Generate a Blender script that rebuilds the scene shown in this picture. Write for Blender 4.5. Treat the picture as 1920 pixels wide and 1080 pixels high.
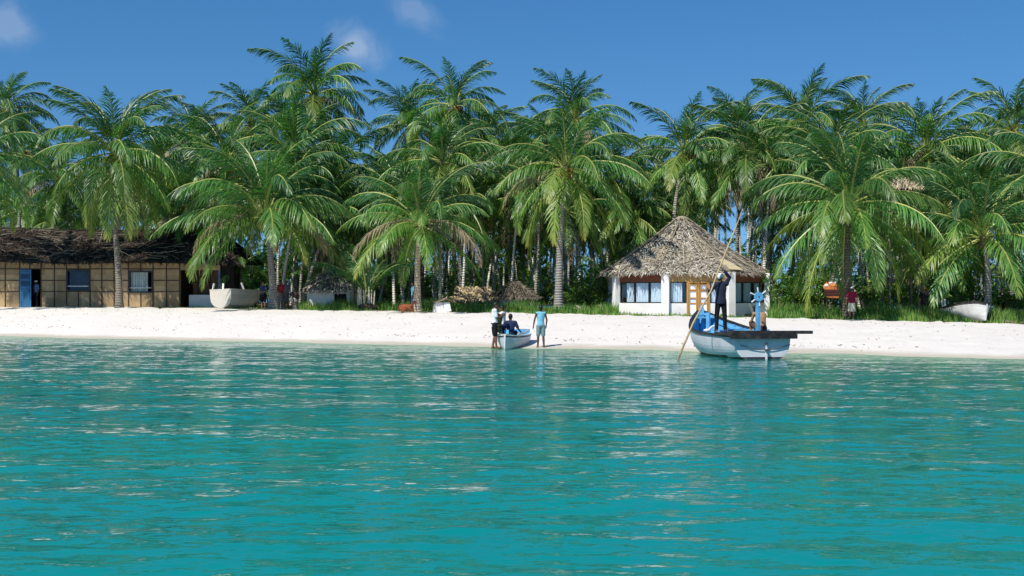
import bpy, bmesh, math, random
import numpy as np
from mathutils import Vector, Matrix
R = math.radians
random.seed(7)
for o in list(bpy.data.objects): bpy.data.objects.remove(o)
scene = bpy.context.scene
# ------------------------------------------------------------------ camera
FPX, HZ, CAMH = 2400.0, 552.0, 2.0           # focal length in photo pixels, horizon row, eye height above the water
cam = bpy.data.cameras.new('camera')
cam.sensor_width = 36.0
cam.lens = FPX / 1920 * 36.0
cam.shift_y = (HZ - 540) / 1920
cam.clip_start = 0.1; cam.clip_end = 20000
camo = bpy.data.objects.new('camera', cam)
camo.location = (0, 0, CAMH); camo.rotation_euler = (R(90), 0, 0)
scene.collection.objects.link(camo); scene.camera = camo
# ------------------------------------------------------------------ sky and sun
SUN_DIR = Vector((-0.62, -0.78, 0)).normalized() * math.cos(R(50)) + Vector((0, 0, math.sin(R(50))))
w = bpy.data.worlds.new("World"); scene.world = w; w.use_nodes = True
nt = w.node_tree; N = nt.nodes; L = nt.links; N.clear()
wo = N.new('ShaderNodeOutputWorld'); bg = N.new('ShaderNodeBackground')
sky = N.new('ShaderNodeTexSky'); sky.sky_type = 'NISHITA'; sky.sun_disc = False
sky.sun_elevation = R(50); sky.sun_rotation = math.atan2(SUN_DIR.x, SUN_DIR.y)
sky.altitude = 0; sky.air_density = 1.0; sky.dust_density = 0.15; sky.ozone_density = 3.0
hs = N.new('ShaderNodeHueSaturation'); hs.inputs['Saturation'].default_value = 1.32; hs.inputs['Value'].default_value = 1.2
L.new(sky.outputs[0], hs.inputs['Color'])
tcs = N.new('ShaderNodeTexCoord'); lift = N.new('ShaderNodeVectorMath'); lift.operation = 'ADD'; lift.inputs[1].default_value = (0, 0, .13)
nrmz = N.new('ShaderNodeVectorMath'); nrmz.operation = 'NORMALIZE'; L.new(tcs.outputs['Generated'], lift.inputs[0]); L.new(lift.outputs[0], nrmz.inputs[0]); L.new(nrmz.outputs[0], sky.inputs[0])   # clear tropical sky: blue down to the horizon
tc = N.new('ShaderNodeTexCoord'); sp = N.new('ShaderNodeSeparateXYZ'); L.new(tc.outputs['Generated'], sp.inputs[0])
def wm(op, a, b=None, c=None, clamp=False):
    n = N.new('ShaderNodeMath'); n.operation = op; n.use_clamp = clamp
    for i, v in enumerate((a, b, c)):
        if v is None: continue
        if isinstance(v, (int, float)): n.inputs[i].default_value = v
        else: L.new(v, n.inputs[i])
    return n.outputs[0]
ny = wm('MAXIMUM', sp.outputs[1], 0.05)
U = wm('DIVIDE', sp.outputs[0], ny); V = wm('DIVIDE', sp.outputs[2], ny)
cn = N.new('ShaderNodeTexNoise'); cn.inputs['Scale'].default_value = 24; cn.inputs['Detail'].default_value = 6
cn.inputs['Roughness'].default_value = 0.6; cn.inputs['Distortion'].default_value = 0.4
L.new(tc.outputs['Generated'], cn.inputs['Vector'])
total = None
for (px, py, a, b, tilt, k) in ((668, 88, 0.029, 0.018, -0.5, 0.32), (785, 25, 0.03, 0.013, -0.6, 0.15), (10, 48, 0.03, 0.022, -0.3, 0.20)):
    u0 = (px - 960) / FPX; v0 = (HZ - py) / FPX
    du = wm('SUBTRACT', U, u0); dv = wm('SUBTRACT', V, v0)
    ct, st = math.cos(tilt), math.sin(tilt)
    p = wm('ADD', wm('MULTIPLY', du, ct / a), wm('MULTIPLY', dv, st / a))
    q = wm('ADD', wm('MULTIPLY', du, -st / b), wm('MULTIPLY', dv, ct / b))
    d = wm('SQRT', wm('ADD', wm('MULTIPLY', p, p), wm('MULTIPLY', q, q)))
    m = wm('SUBTRACT', 1.25, wm('ADD', d, wm('MULTIPLY', wm('SUBTRACT', cn.outputs[0], 0.5), 2.3)), clamp=True)
    m = wm('MULTIPLY', wm('MULTIPLY', m, m), k)
    total = m if total is None else wm('ADD', total, m, clamp=True)
mx = N.new('ShaderNodeMix'); mx.data_type = 'RGBA'; L.new(total, mx.inputs[0]); L.new(hs.outputs[0], mx.inputs[6])
mx.inputs[7].default_value = (7.0, 7.6, 8.4, 1)
L.new(mx.outputs[2], bg.inputs[0]); bg.inputs[1].default_value = 0.097
L.new(bg.outputs[0], wo.inputs[0])
sl = bpy.data.lights.new('sun', 'SUN'); sl.energy = 5.0; sl.angle = R(0.5); sl.color = (1.0, 0.95, 0.87)
so = bpy.data.objects.new('sun', sl); so.rotation_euler = SUN_DIR.to_track_quat('Z', 'Y').to_euler(); so.location = (-30, -30, 60)
scene.collection.objects.link(so)
vs = scene.view_settings; vs.view_transform = 'Standard'; vs.look = 'None'; vs.exposure = 0.1; vs.gamma = 1.0; vs.use_curve_mapping = False
scene.render.engine = 'CYCLES'
scene.cycles.max_bounces = 8; scene.cycles.diffuse_bounces = 3; scene.cycles.glossy_bounces = 3
scene.cycles.transparent_max_bounces = 12; scene.cycles.transmission_bounces = 4

# ------------------------------------------------------------------ helpers
COL = scene.collection
def at(px, py, D): return Vector(((px - 960) / FPX * D, D, CAMH - (py - HZ) / FPX * D))
def gx(px, D): return (px - 960) / FPX * D
def shore(x): return 49 - 0.53 * x
def vegl(x): return 67.5 - 0.24 * x + 0.002 * x * x
def zveg(x): return np.clip(1.0 - 0.013 * x - 0.0002 * x * x, 0.35, 1.3)
def ground(x, y):
    x = np.asarray(x, float); y = np.asarray(y, float)
    xc = np.clip(x, -45, 40)
    s = shore(xc); v = vegl(xc); zv = zveg(xc)
    t = (y - s) / np.maximum(v - s, 6)
    up = zv * np.sin(np.clip(t, 0, 1) * math.pi / 2)
    far = np.clip((y - 135) / 40, 0, 1); up = up * (1 - far) - 2.5 * far
    side = np.clip((np.abs(x) - 120) / 60, 0, 1); up = up * (1 - side) - 2.5 * side
    dn = np.maximum(-0.075 * (s - y), -3.5)
    return np.where(t > 0, up, dn)
def gz(x, y): return float(ground(x, y))

class MB:
    """collects vertices and faces with a material slot and a colour per face"""
    def __init__(s): s.v = []; s.f = []; s.m = []; s.c = []; s.cur = 0; s.col = (1, 1, 1)
    def add(s, vs, fs, col=None, mat=None):
        b = len(s.v); s.v.extend(vs)
        for f in fs:
            s.f.append(tuple(b + i for i in f)); s.m.append(s.cur if mat is None else mat); s.c.append(col or s.col)
    def box(s, c, d, col=None, rot=None, mat=None):
        hx, hy, hz = d[0] / 2, d[1] / 2, d[2] / 2
        P = [Vector((x, y, z)) for z in (-hz, hz) for y in (-hy, hy) for x in (-hx, hx)]
        if rot is not None: P = [rot @ p for p in P]
        C = Vector(c)
        s.add([tuple(C + p) for p in P], [(0, 2, 3, 1), (4, 5, 7, 6), (0, 1, 5, 4), (2, 6, 7, 3), (0, 4, 6, 2), (1, 3, 7, 5)], col, mat)
    def bar(s, a, b, w, h=None, col=None, mat=None, up=(0, 0, 1)):
        a = Vector(a); b = Vector(b); d = b - a
        if d.length < 1e-6: return
        z = d.normalized(); u = Vector(up)
        if abs(z.dot(u)) > .98: u = Vector((0, 1, 0))
        x = z.cross(u).normalized(); y = x.cross(z).normalized()
        rot = Matrix((x, y, z)).transposed()
        s.box((a + b) / 2, (w, h or w, d.length), col, rot, mat)
    def tube(s, pts, rad, n=8, col=None, cap=True, mat=None):
        pts = [Vector(p) for p in pts]; K = len(pts)
        rad = rad if isinstance(rad, (list, tuple)) else [rad] * K
        vs = []; prev = None
        for i, p in enumerate(pts):
            t = (pts[min(i + 1, K - 1)] - pts[max(i - 1, 0)]).normalized()
            if prev is None:
                u = Vector((1, 0, 0)) if abs(t.x) < .9 else Vector((0, 1, 0))
            else: u = prev
            x = (u - t * u.dot(t)).normalized(); prev = x; y = t.cross(x)
            for k in range(n):
                a = 2 * math.pi * k / n
                vs.append(tuple(p + (x * math.cos(a) + y * math.sin(a)) * rad[i]))
        fs = [(i * n + k, i * n + (k + 1) % n, (i + 1) * n + (k + 1) % n, (i + 1) * n + k) for i in range(K - 1) for k in range(n)]
        if cap: fs += [tuple(range(n))[::-1], tuple((K - 1) * n + k for k in range(n))]
        s.add(vs, fs, col, mat)
    def ball(s, c, r, n=8, m=6, col=None, sc=(1, 1, 1), mat=None):
        vs = []; fs = []
        for i in range(m + 1):
            th = math.pi * i / m
            for k in range(n):
                a = 2 * math.pi * k / n
                vs.append((c[0] + r * sc[0] * math.sin(th) * math.cos(a), c[1] + r * sc[1] * math.sin(th) * math.sin(a), c[2] + r * sc[2] * math.cos(th)))
        for i in range(m):
            for k in range(n): fs.append((i * n + k, (i + 1) * n + k, (i + 1) * n + (k + 1) % n, i * n + (k + 1) % n))
        s.add(vs, fs, col, mat)
    def mesh(s, name, mats, smooth=False):
        me = bpy.data.meshes.new(name)
        me.from_pydata([tuple(v) for v in s.v], [], s.f)
        for m in (mats if isinstance(mats, (list, tuple)) else [mats]): me.materials.append(m)
        if s.f:
            me.polygons.foreach_set('material_index', s.m)
            if smooth: me.polygons.foreach_set('use_smooth', [True] * len(s.f))
            ca = me.color_attributes.new('Col', 'FLOAT_COLOR', 'CORNER')
            buf = []
            for f, c in zip(s.f, s.c): buf.extend((c[0], c[1], c[2], 1.0) * len(f))
            ca.data.foreach_set('color', buf)
        me.update()
        return me
    def build(s, name, mats, parent=None, smooth=False, label=None):
        o = bpy.data.objects.new(name, s.mesh(name, mats, smooth)); COL.objects.link(o)
        if parent is not None: o.parent = parent
        if label: o['label'] = label
        return o
def link_mesh(name, me, parent=None, loc=None, rotz=0, scale=None):
    o = bpy.data.objects.new(name, me); COL.objects.link(o)
    if parent is not None: o.parent = parent
    if loc is not None: o.location = loc
    o.rotation_euler = (0, 0, rotz)
    if scale is not None: o.scale = scale if isinstance(scale, (tuple, list)) else (scale,) * 3
    return o
def tag(o, label, cat, group=None, kind=None):
    if label: o['label'] = label
    if cat: o['category'] = cat
    if group: o['group'] = group
    if kind: o['kind'] = kind
    return o
def thing(name, label, cat, loc=(0, 0, 0), rotz=0, group=None):
    o = bpy.data.objects.new(name, None); COL.objects.link(o); o.empty_display_size = .3
    o.location = loc; o.rotation_euler = (0, 0, rotz)
    return tag(o, label, cat, group)
def copy_tree(o, parent=None):
    c = o.copy(); COL.objects.link(c)
    if parent is not None: c.parent = parent
    for ch in list(o.children): copy_tree(ch, c)
    return c

# ------------------------------------------------------------------ materials
def newmat(name):
    m = bpy.data.materials.new(name); m.use_nodes = True
    n = m.node_tree; n.nodes.clear()
    out = n.nodes.new('ShaderNodeOutputMaterial')
    return m, n, out
def nmath(n, op, a, b=None, clamp=False):
    x = n.nodes.new('ShaderNodeMath'); x.operation = op; x.use_clamp = clamp
    for i, v in enumerate((a, b)):
        if v is None: continue
        if isinstance(v, (int, float)): x.inputs[i].default_value = v
        else: n.links.new(v, x.inputs[i])
    return x.outputs[0]
def nmix(n, f, a, b, mode='MIX'):
    x = n.nodes.new('ShaderNodeMix'); x.data_type = 'RGBA'; x.blend_type = mode
    for i, v in ((0, f), (6, a), (7, b)):
        if isinstance(v, (int, float)): x.inputs[i].default_value = v
        elif isinstance(v, tuple): x.inputs[i].default_value = (v[0], v[1], v[2], 1)
        else: n.links.new(v, x.inputs[i])
    return x.outputs[2]
def nnoise(n, vec, scale, detail=4, rough=.55, dist=0):
    x = n.nodes.new('ShaderNodeTexNoise'); x.inputs['Scale'].default_value = scale; x.inputs['Detail'].default_value = detail
    x.inputs['Roughness'].default_value = rough; x.inputs['Distortion'].default_value = dist
    n.links.new(vec, x.inputs['Vector']); return x
def nmap(n, vec, scale=(1, 1, 1), rot=(0, 0, 0)):
    x = n.nodes.new('ShaderNodeMapping'); x.inputs['Scale'].default_value = scale; x.inputs['Rotation'].default_value = rot
    n.links.new(vec, x.inputs['Vector']); return x.outputs[0]
def nramp(n, fac, stops):
    x = n.nodes.new('ShaderNodeValToRGB'); n.links.new(fac, x.inputs[0])
    e = x.color_ramp.elements
    while len(e) < len(stops): e.new(.5)
    for el, (p, c) in zip(e, stops):
        el.position = p; el.color = (c, c, c, 1) if isinstance(c, (int, float)) else (c[0], c[1], c[2], 1)
    return x.outputs[0]
def std(name, col, rough=.7, var=.25, scale=3.0, stretch=(1, 1, 1), bump=.0, bscale=20, spec=.35, usecol=True, dirt=None, dscale=1.5, damt=.5):
    """painted or raw surface: colour x face colour x two noises, optional dirt blotches, bump"""
    m, n, out = newmat(name)
    p = n.nodes.new('ShaderNodeBsdfPrincipled'); p.inputs['Roughness'].default_value = rough
    p.inputs['Specular IOR Level'].default_value = spec
    tcn = n.nodes.new('ShaderNodeTexCoord'); vec = nmap(n, tcn.outputs['Object'], stretch)
    n1 = nnoise(n, vec, scale, 5, .6)
    f = nramp(n, n1.outputs[0], [(.3, 1 - var), (.7, 1 + var * .6)])
    c = nmix(n, 1.0, col, f, 'MULTIPLY')
    if usecol:
        a = n.nodes.new('ShaderNodeAttribute'); a.attribute_name = 'Col'
        c = nmix(n, 1.0, c, a.outputs['Color'], 'MULTIPLY')
    if dirt:
        n2 = nnoise(n, tcn.outputs['Object'], dscale, 6, .65)
        g = nramp(n, n2.outputs[0], [(.5, 0.0), (.68, damt)])
        c = nmix(n, g, c, dirt)
    n.links.new(c, p.inputs['Base Color'])
    if bump:
        nb = nnoise(n, vec, bscale, 5, .6)
        b = n.nodes.new('ShaderNodeBump'); b.inputs['Strength'].default_value = bump; b.inputs['Distance'].default_value = .05
        n.links.new(nb.outputs[0], b.inputs['Height']); n.links.new(b.outputs[0], p.inputs['Normal'])
    n.links.new(p.outputs[0], out.inputs[0])
    return m
def leafmat(name, trans=.36, rough=.42, spec=.6, tcol=(.85, 1.2, .38)):
    m, n, out = newmat(name)
    a = n.nodes.new('ShaderNodeAttribute'); a.attribute_name = 'Col'
    oi = n.nodes.new('ShaderNodeObjectInfo')
    v = nramp(n, oi.outputs['Random'], [(0, .78), (1, 1.22)])
    c = nmix(n, 1.0, a.outputs['Color'], v, 'MULTIPLY')
    p = n.nodes.new('ShaderNodeBsdfPrincipled'); p.inputs['Roughness'].default_value = rough; p.inputs['Specular IOR Level'].default_value = spec
    n.links.new(c, p.inputs['Base Color'])
    t = n.nodes.new('ShaderNodeBsdfTranslucent'); c2 = nmix(n, 1.0, c, (tcol[0] * 1.3, tcol[1] * 1.3, tcol[2] * 1.3), 'MULTIPLY'); n.links.new(c2, t.inputs[0])
    ms = n.nodes.new('ShaderNodeMixShader'); ms.inputs[0].default_value = trans
    n.links.new(p.outputs[0], ms.inputs[1]); n.links.new(t.outputs[0], ms.inputs[2]); n.links.new(ms.outputs[0], out.inputs[0])
    return m
M_leaf = leafmat('palm_leaf'); M_shrub = leafmat('shrub_leaf', .25, .5, .3); M_grass = leafmat('grass_blade', .3, .6, .2)
M_dry = leafmat('dry_frond', .2, .7, .15, (1, .9, .6))
def trunkmat():
    m, n, out = newmat('palm_bark')
    p = n.nodes.new('ShaderNodeBsdfPrincipled'); p.inputs['Roughness'].default_value = .9; p.inputs['Specular IOR Level'].default_value = .2
    t = n.nodes.new('ShaderNodeTexCoord'); oi = n.nodes.new('ShaderNodeObjectInfo')
    v = nmap(n, t.outputs['Object'], (3, 3, 1))
    n1 = nnoise(n, v, 2.2, 5, .65)
    rg = n.nodes.new('ShaderNodeTexWave'); rg.wave_type = 'BANDS'; rg.bands_direction = 'Z'; rg.inputs['Scale'].default_value = 2.2
    rg.inputs['Distortion'].default_value = 2.5; rg.inputs['Detail'].default_value = 2; n.links.new(t.outputs['Object'], rg.inputs['Vector'])
    c = nmix(n, n1.outputs[0], (.16, .145, .12), (.46, .44, .40))
    f = nramp(n, rg.outputs[0], [(.0, .62), (.35, 1.0)])
    c = nmix(n, 1.0, c, f, 'MULTIPLY')
    a = n.nodes.new('ShaderNodeAttribute'); a.attribute_name = 'Col'; c = nmix(n, 1.0, c, a.outputs['Color'], 'MULTIPLY')
    rv = nramp(n, oi.outputs['Random'], [(0, .6), (1, 1.25)]); c = nmix(n, 1.0, c, rv, 'MULTIPLY')
    n.links.new(c, p.inputs['Base Color'])
    b = n.nodes.new('ShaderNodeBump'); b.inputs['Strength'].default_value = .7; b.inputs['Distance'].default_value = .04
    h = nmath(n, 'ADD', rg.outputs[0], n1.outputs[0]); n.links.new(h, b.inputs['Height']); n.links.new(b.outputs[0], p.inputs['Normal'])
    n.links.new(p.outputs[0], out.inputs[0]); return m
M_trunk = trunkmat()
M_nut = std('coconut_husk', (.30, .17, .05), .6, .3, 8)
M_thatch = std('dry_thatch', (.36, .325, .265), .9, .45, 6, (1, 1, 1), .3, 30, .1)
M_dthatch = std('dark_thatch', (.060, .047, .038), .9, .6, 4, (1, 1, 1), .4, 25, .1)
M_white = std('white_plaster', (.80, .79, .76), .85, .06, 2.0, (1, 1, 1), .15, 15, .2, dirt=(.52, .49, .43), dscale=1.2, damt=.35)
M_redwood = std('red_wood', (.24, .075, .035), .6, .3, 4, (.6, .6, 8), .1)
M_tanwood = std('tan_band', (.42, .27, .11), .7, .3, 5, (1, 1, 6), .1)
M_door = std('door_wood', (.52, .27, .07), .5, .25, 6, (4, 4, .6), .1)
M_dark = std('dark_interior', (.012, .011, .010), .9, .3, 3)
M_black = std('black_paint', (.022, .020, .019), .5, .5, 4, (1, 1, 1), .2, 15, .35, dirt=(.10, .09, .08), dscale=3, damt=.5)
M_frame = std('window_frame', (.03, .03, .032), .4, .2, 4)
M_curtain = std('pale_curtain', (.84, .88, .92), .9, .12, 3, (6, 6, .5))
M_gcurtain = std('green_curtain', (.46, .56, .55), .9, .2, 3, (6, 6, .5))
M_bluepaint = std('blue_paint', (.13, .41, .68), .45, .22, 2.5, (1, 1, 1), .1, 12, .4, dirt=(.05, .18, .30), dscale=3.5, damt=.5)
M_doorblue = std('door_blue', (.035, .15, .30), .6, .3, 3)
M_hull = std('white_hull', (.62, .64, .67), .55, .10, 1.5, (1, 1, 1), .08, 8, .35, dirt=(.36, .38, .40), dscale=2.2, damt=.5)
M_oldhull = std('weathered_hull', (.60, .57, .50), .8, .18, 2, (1, 1, 1), .2, 12, .2, dirt=(.34, .26, .15), dscale=2.0, damt=.6)
M_bamboo = std('bamboo_pole', (.45, .34, .17), .5, .35, 3, (2, 2, 2))
M_rope = std('rope', (.12, .12, .13), .9)
M_wood = std('grey_wood', (.25, .20, .15), .9, .4, 3, (3, 3, .8), .3)
M_stick = std('pale_stick', (.50, .45, .37), .9, .3, 3)
M_orange = std('orange_tile', (.55, .20, .07), .8, .4, 6, (1, 1, 1), .2)
M_slat = std('maroon_slat', (.13, .045, .035), .7, .4, 5, (1, 1, 8), .3)
M_mat = std('woven_mat', (.55, .46, .28), .9, .2, 18, (1, 4, 1), .4, 40)
def skin(c): return std('skin', c, .55, .1, 6, usecol=False)
M_skin = skin((.17, .082, .045)); M_skin2 = skin((.34, .18, .11)); M_skin3 = skin((.095, .047, .028)); M_back = skin((.42, .22, .10))
M_hair = std('hair', (.012, .010, .010), .5, usecol=False)
def cloth(n, c, var=.12): return std(n, c, .85, var, 5, bump=.25, bscale=9, spec=.15, usecol=False)
M_cwhite = cloth('white_cloth', (.78, .78, .78)); M_cnavy = cloth('navy_cloth', (.025, .035, .085)); M_cblack = cloth('black_cloth', (.012, .012, .015))
M_cblue = cloth('light_blue_cloth', (.20, .50, .66)); M_cmar = cloth('maroon_cloth', (.20, .012, .04)); M_ccream = cloth('cream_cloth', (.60, .56, .44))
M_cmid = cloth('blue_shirt_cloth', (.10, .18, .34)); M_cdark = cloth('dark_navy_coat', (.022, .027, .048))
def checkmat(name, c1, c2, sc):
    m, n, out = newmat(name); p = n.nodes.new('ShaderNodeBsdfPrincipled'); p.inputs['Roughness'].default_value = .9
    t = n.nodes.new('ShaderNodeTexCoord'); ck = n.nodes.new('ShaderNodeTexChecker'); ck.inputs['Scale'].default_value = sc
    ck.inputs['Color1'].default_value = (*c1, 1); ck.inputs['Color2'].default_value = (*c2, 1)
    n.links.new(t.outputs['Object'], ck.inputs['Vector']); n.links.new(ck.outputs[0], p.inputs['Base Color']); n.links.new(p.outputs[0], out.inputs[0]); return m
M_plaid = checkmat('checked_shorts_cloth', (.10, .18, .22), (.26, .36, .36), 22)
M_sarong = checkmat('plaid_sarong_cloth', (.30, .28, .27), (.05, .03, .04), 14)
M_yell = checkmat('patterned_cloth', (.50, .36, .08), (.02, .02, .02), 16)
def glassmat():
    m, n, out = newmat('window_glass')
    g = n.nodes.new('ShaderNodeBsdfGlossy'); g.inputs['Roughness'].default_value = .03; t = n.nodes.new('ShaderNodeBsdfTransparent'); t.inputs[0].default_value = (.9, .94, .96, 1)
    ms = n.nodes.new('ShaderNodeMixShader'); ms.inputs[0].default_value = .07; n.links.new(t.outputs[0], ms.inputs[1]); n.links.new(g.outputs[0], ms.inputs[2]); n.links.new(ms.outputs[0], out.inputs[0]); return m
M_glass = glassmat()
def bambooWall():
    m, n, out = newmat('bamboo_mat_wall'); p = n.nodes.new('ShaderNodeBsdfPrincipled'); p.inputs['Roughness'].default_value = .75; p.inputs['Specular IOR Level'].default_value = .2
    t = n.nodes.new('ShaderNodeTexCoord')
    w1 = n.nodes.new('ShaderNodeTexWave'); w1.inputs['Scale'].default_value = 9; w1.inputs['Distortion'].default_value = 3; w1.inputs['Detail'].default_value = 3
    v = nmap(n, t.outputs['Object'], (1, 1, 1), (0, R(40), 0)); n.links.new(v, w1.inputs['Vector'])
    n1 = nnoise(n, t.outputs['Object'], 1.3, 6, .65); n2 = nnoise(n, nmap(n, t.outputs['Object'], (4, 4, 22), (0, R(20), 0)), 3, 4, .6)
    c = nmix(n, nramp(n, n1.outputs[0], [(.3, 0), (.7, 1)]), (.29, .19, .09), (.52, .375, .20))
    c = nmix(n, nmath(n, 'MULTIPLY', w1.outputs[0], .35), c, (.62, .48, .29))
    c = nmix(n, nramp(n, n2.outputs[0], [(.45, 0), (.75, .6)]), c, (.20, .13, .07))
    fl = n.nodes.new('ShaderNodeVectorMath'); fl.operation = 'FLOOR'; n.links.new(nmap(n, t.outputs['Object'], (1.35, .5, 1.47)), fl.inputs[0])
    wn = n.nodes.new('ShaderNodeTexWhiteNoise'); n.links.new(fl.outputs[0], wn.inputs[0]); c = nmix(n, 1.0, c, nramp(n, wn.outputs[0], [(0, .74), (1, 1.14)]), 'MULTIPLY')
    n.links.new(c, p.inputs['Base Color']); n.links.new(p.outputs[0], out.inputs[0]); return m
M_bwall = bambooWall()
M_batten = std('dark_batten', (.07, .045, .028), .8, .3, 3)

# ------------------------------------------------------------------ ground: one sheet from seabed over the beach and out to the horizon
def axis(lo, hi, step, far):
    a = list(np.arange(lo, hi + step / 2, step)); g = step; x = hi
    r = []
    while x < far: g *= 1.35; x += g; r.append(x)
    g = step; x = lo; l = []
    while x > -far: g *= 1.35; x -= g; l.append(x)
    return np.array(l[::-1] + a + r)
def grid(name, xs, ys, Z, mat, smooth=True, attr=None):
    nx, ny_ = len(xs), len(ys)
    X, Y = np.meshgrid(xs, ys)
    co = np.stack([X, Y, Z], -1).reshape(-1, 3)
    i = np.arange((nx - 1) * (ny_ - 1)); r = i // (nx - 1); c = i % (nx - 1); b = r * nx + c
    idx = np.stack([b, b + 1, b + nx + 1, b + nx], -1).astype(np.int32)
    me = bpy.data.meshes.new(name); me.vertices.add(len(co)); me.vertices.foreach_set('co', co.ravel())
    me.loops.add(idx.size); me.loops.foreach_set('vertex_index', idx.ravel())
    me.polygons.add(len(idx)); me.polygons.foreach_set('loop_start', np.arange(0, idx.size, 4, dtype=np.int32))
    me.polygons.foreach_set('use_smooth', np.full(len(idx), smooth))
    if attr is not None:
        for k, v in attr.items():
            at_ = me.attributes.new(k, 'FLOAT', 'POINT'); at_.data.foreach_set('value', v.ravel())
    me.materials.append(mat); me.update(calc_edges=True); me.validate()
    o = bpy.data.objects.new(name, me); COL.objects.link(o); return o
def sandmat():
    m, n, out = newmat('coral_sand')
    p = n.nodes.new('ShaderNodeBsdfPrincipled'); p.inputs['Roughness'].default_value = .9; p.inputs['Specular IOR Level'].default_value = .15
    g = n.nodes.new('ShaderNodeNewGeometry'); pos = g.outputs['Position']
    n1 = nnoise(n, pos, .35, 5, .6); n2 = nnoise(n, pos, 5, 5, .7); n3 = nnoise(n, nmap(n, pos, (.5, 1.4, 1)), 1.6, 6, .7)
    c = nmix(n, n1.outputs[0], (.635, .59, .53), (.785, .74, .68))
    c = nmix(n, nramp(n, n2.outputs[0], [(.55, 0), (.75, .4)]), c, (.42, .36, .30))
    c = nmix(n, nramp(n, n3.outputs[0], [(.62, 0), (.72, .55)]), c, (.36, .31, .25))
    sx = n.nodes.new('ShaderNodeSeparateXYZ'); n.links.new(pos, sx.inputs[0])
    zz = nmath(n, 'ADD', sx.outputs[2], nmath(n, 'MULTIPLY', nmath(n, 'SUBTRACT', n1.outputs[0], .5), .12))
    wet = nramp(n, zz, [(.03, 1.0), (.11, 0.0)])
    c = nmix(n, wet, c, (.50, .45, .36))
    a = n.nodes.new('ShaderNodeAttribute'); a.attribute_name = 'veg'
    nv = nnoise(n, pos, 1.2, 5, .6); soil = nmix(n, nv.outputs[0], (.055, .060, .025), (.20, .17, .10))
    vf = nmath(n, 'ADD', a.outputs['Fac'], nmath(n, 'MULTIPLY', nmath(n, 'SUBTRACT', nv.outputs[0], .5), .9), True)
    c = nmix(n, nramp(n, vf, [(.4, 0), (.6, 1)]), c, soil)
    n.links.new(c, p.inputs['Base Color'])
    b = n.nodes.new('ShaderNodeBump'); b.inputs['Strength'].default_value = .5; b.inputs['Distance'].default_value = .12
    vo = n.nodes.new('ShaderNodeTexVoronoi'); vo.inputs['Scale'].default_value = 1.7; n.links.new(pos, vo.inputs['Vector'])
    dent = nmath(n, 'MULTIPLY', nramp(n, vo.outputs['Distance'], [(.05, 0), (.22, 1)]), .8)
    h = nmath(n, 'ADD', nmath(n, 'ADD', n3.outputs[0], dent), nmath(n, 'MULTIPLY', n2.outputs[0], .4)); n.links.new(h, b.inputs['Height']); n.links.new(b.outputs[0], p.inputs['Normal'])
    n.links.new(p.outputs[0], out.inputs[0]); return m
xs = axis(-50, 45, .5, 5000); ys = axis(30, 100, .5, 9000)
X, Y = np.meshgrid(xs, ys)
rng = np.random.default_rng(3)
Z = ground(X, Y) + .028 * (np.sin(X * .9 + 1) + np.sin(X * .37 + 2) + .6 * np.sin(X * 2.1)) * np.exp(-((Y - shore(X) - 1) / 3) ** 2) + np.where((Y > shore(X) + 1.5) & (Y < 110) & (np.abs(X) < 60), rng.normal(0, .026, X.shape), 0)
sandx = np.clip((X + 11) / 3, 0, 1)                    # left of here the sand runs up to the long house
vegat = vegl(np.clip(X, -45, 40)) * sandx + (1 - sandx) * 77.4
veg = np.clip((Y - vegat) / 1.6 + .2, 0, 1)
tag(grid('ground', xs, ys, Z, sandmat(), True, {'veg': veg}), 'white coral sand beach rising to shaded grove floor', 'beach', kind='structure')

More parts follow.
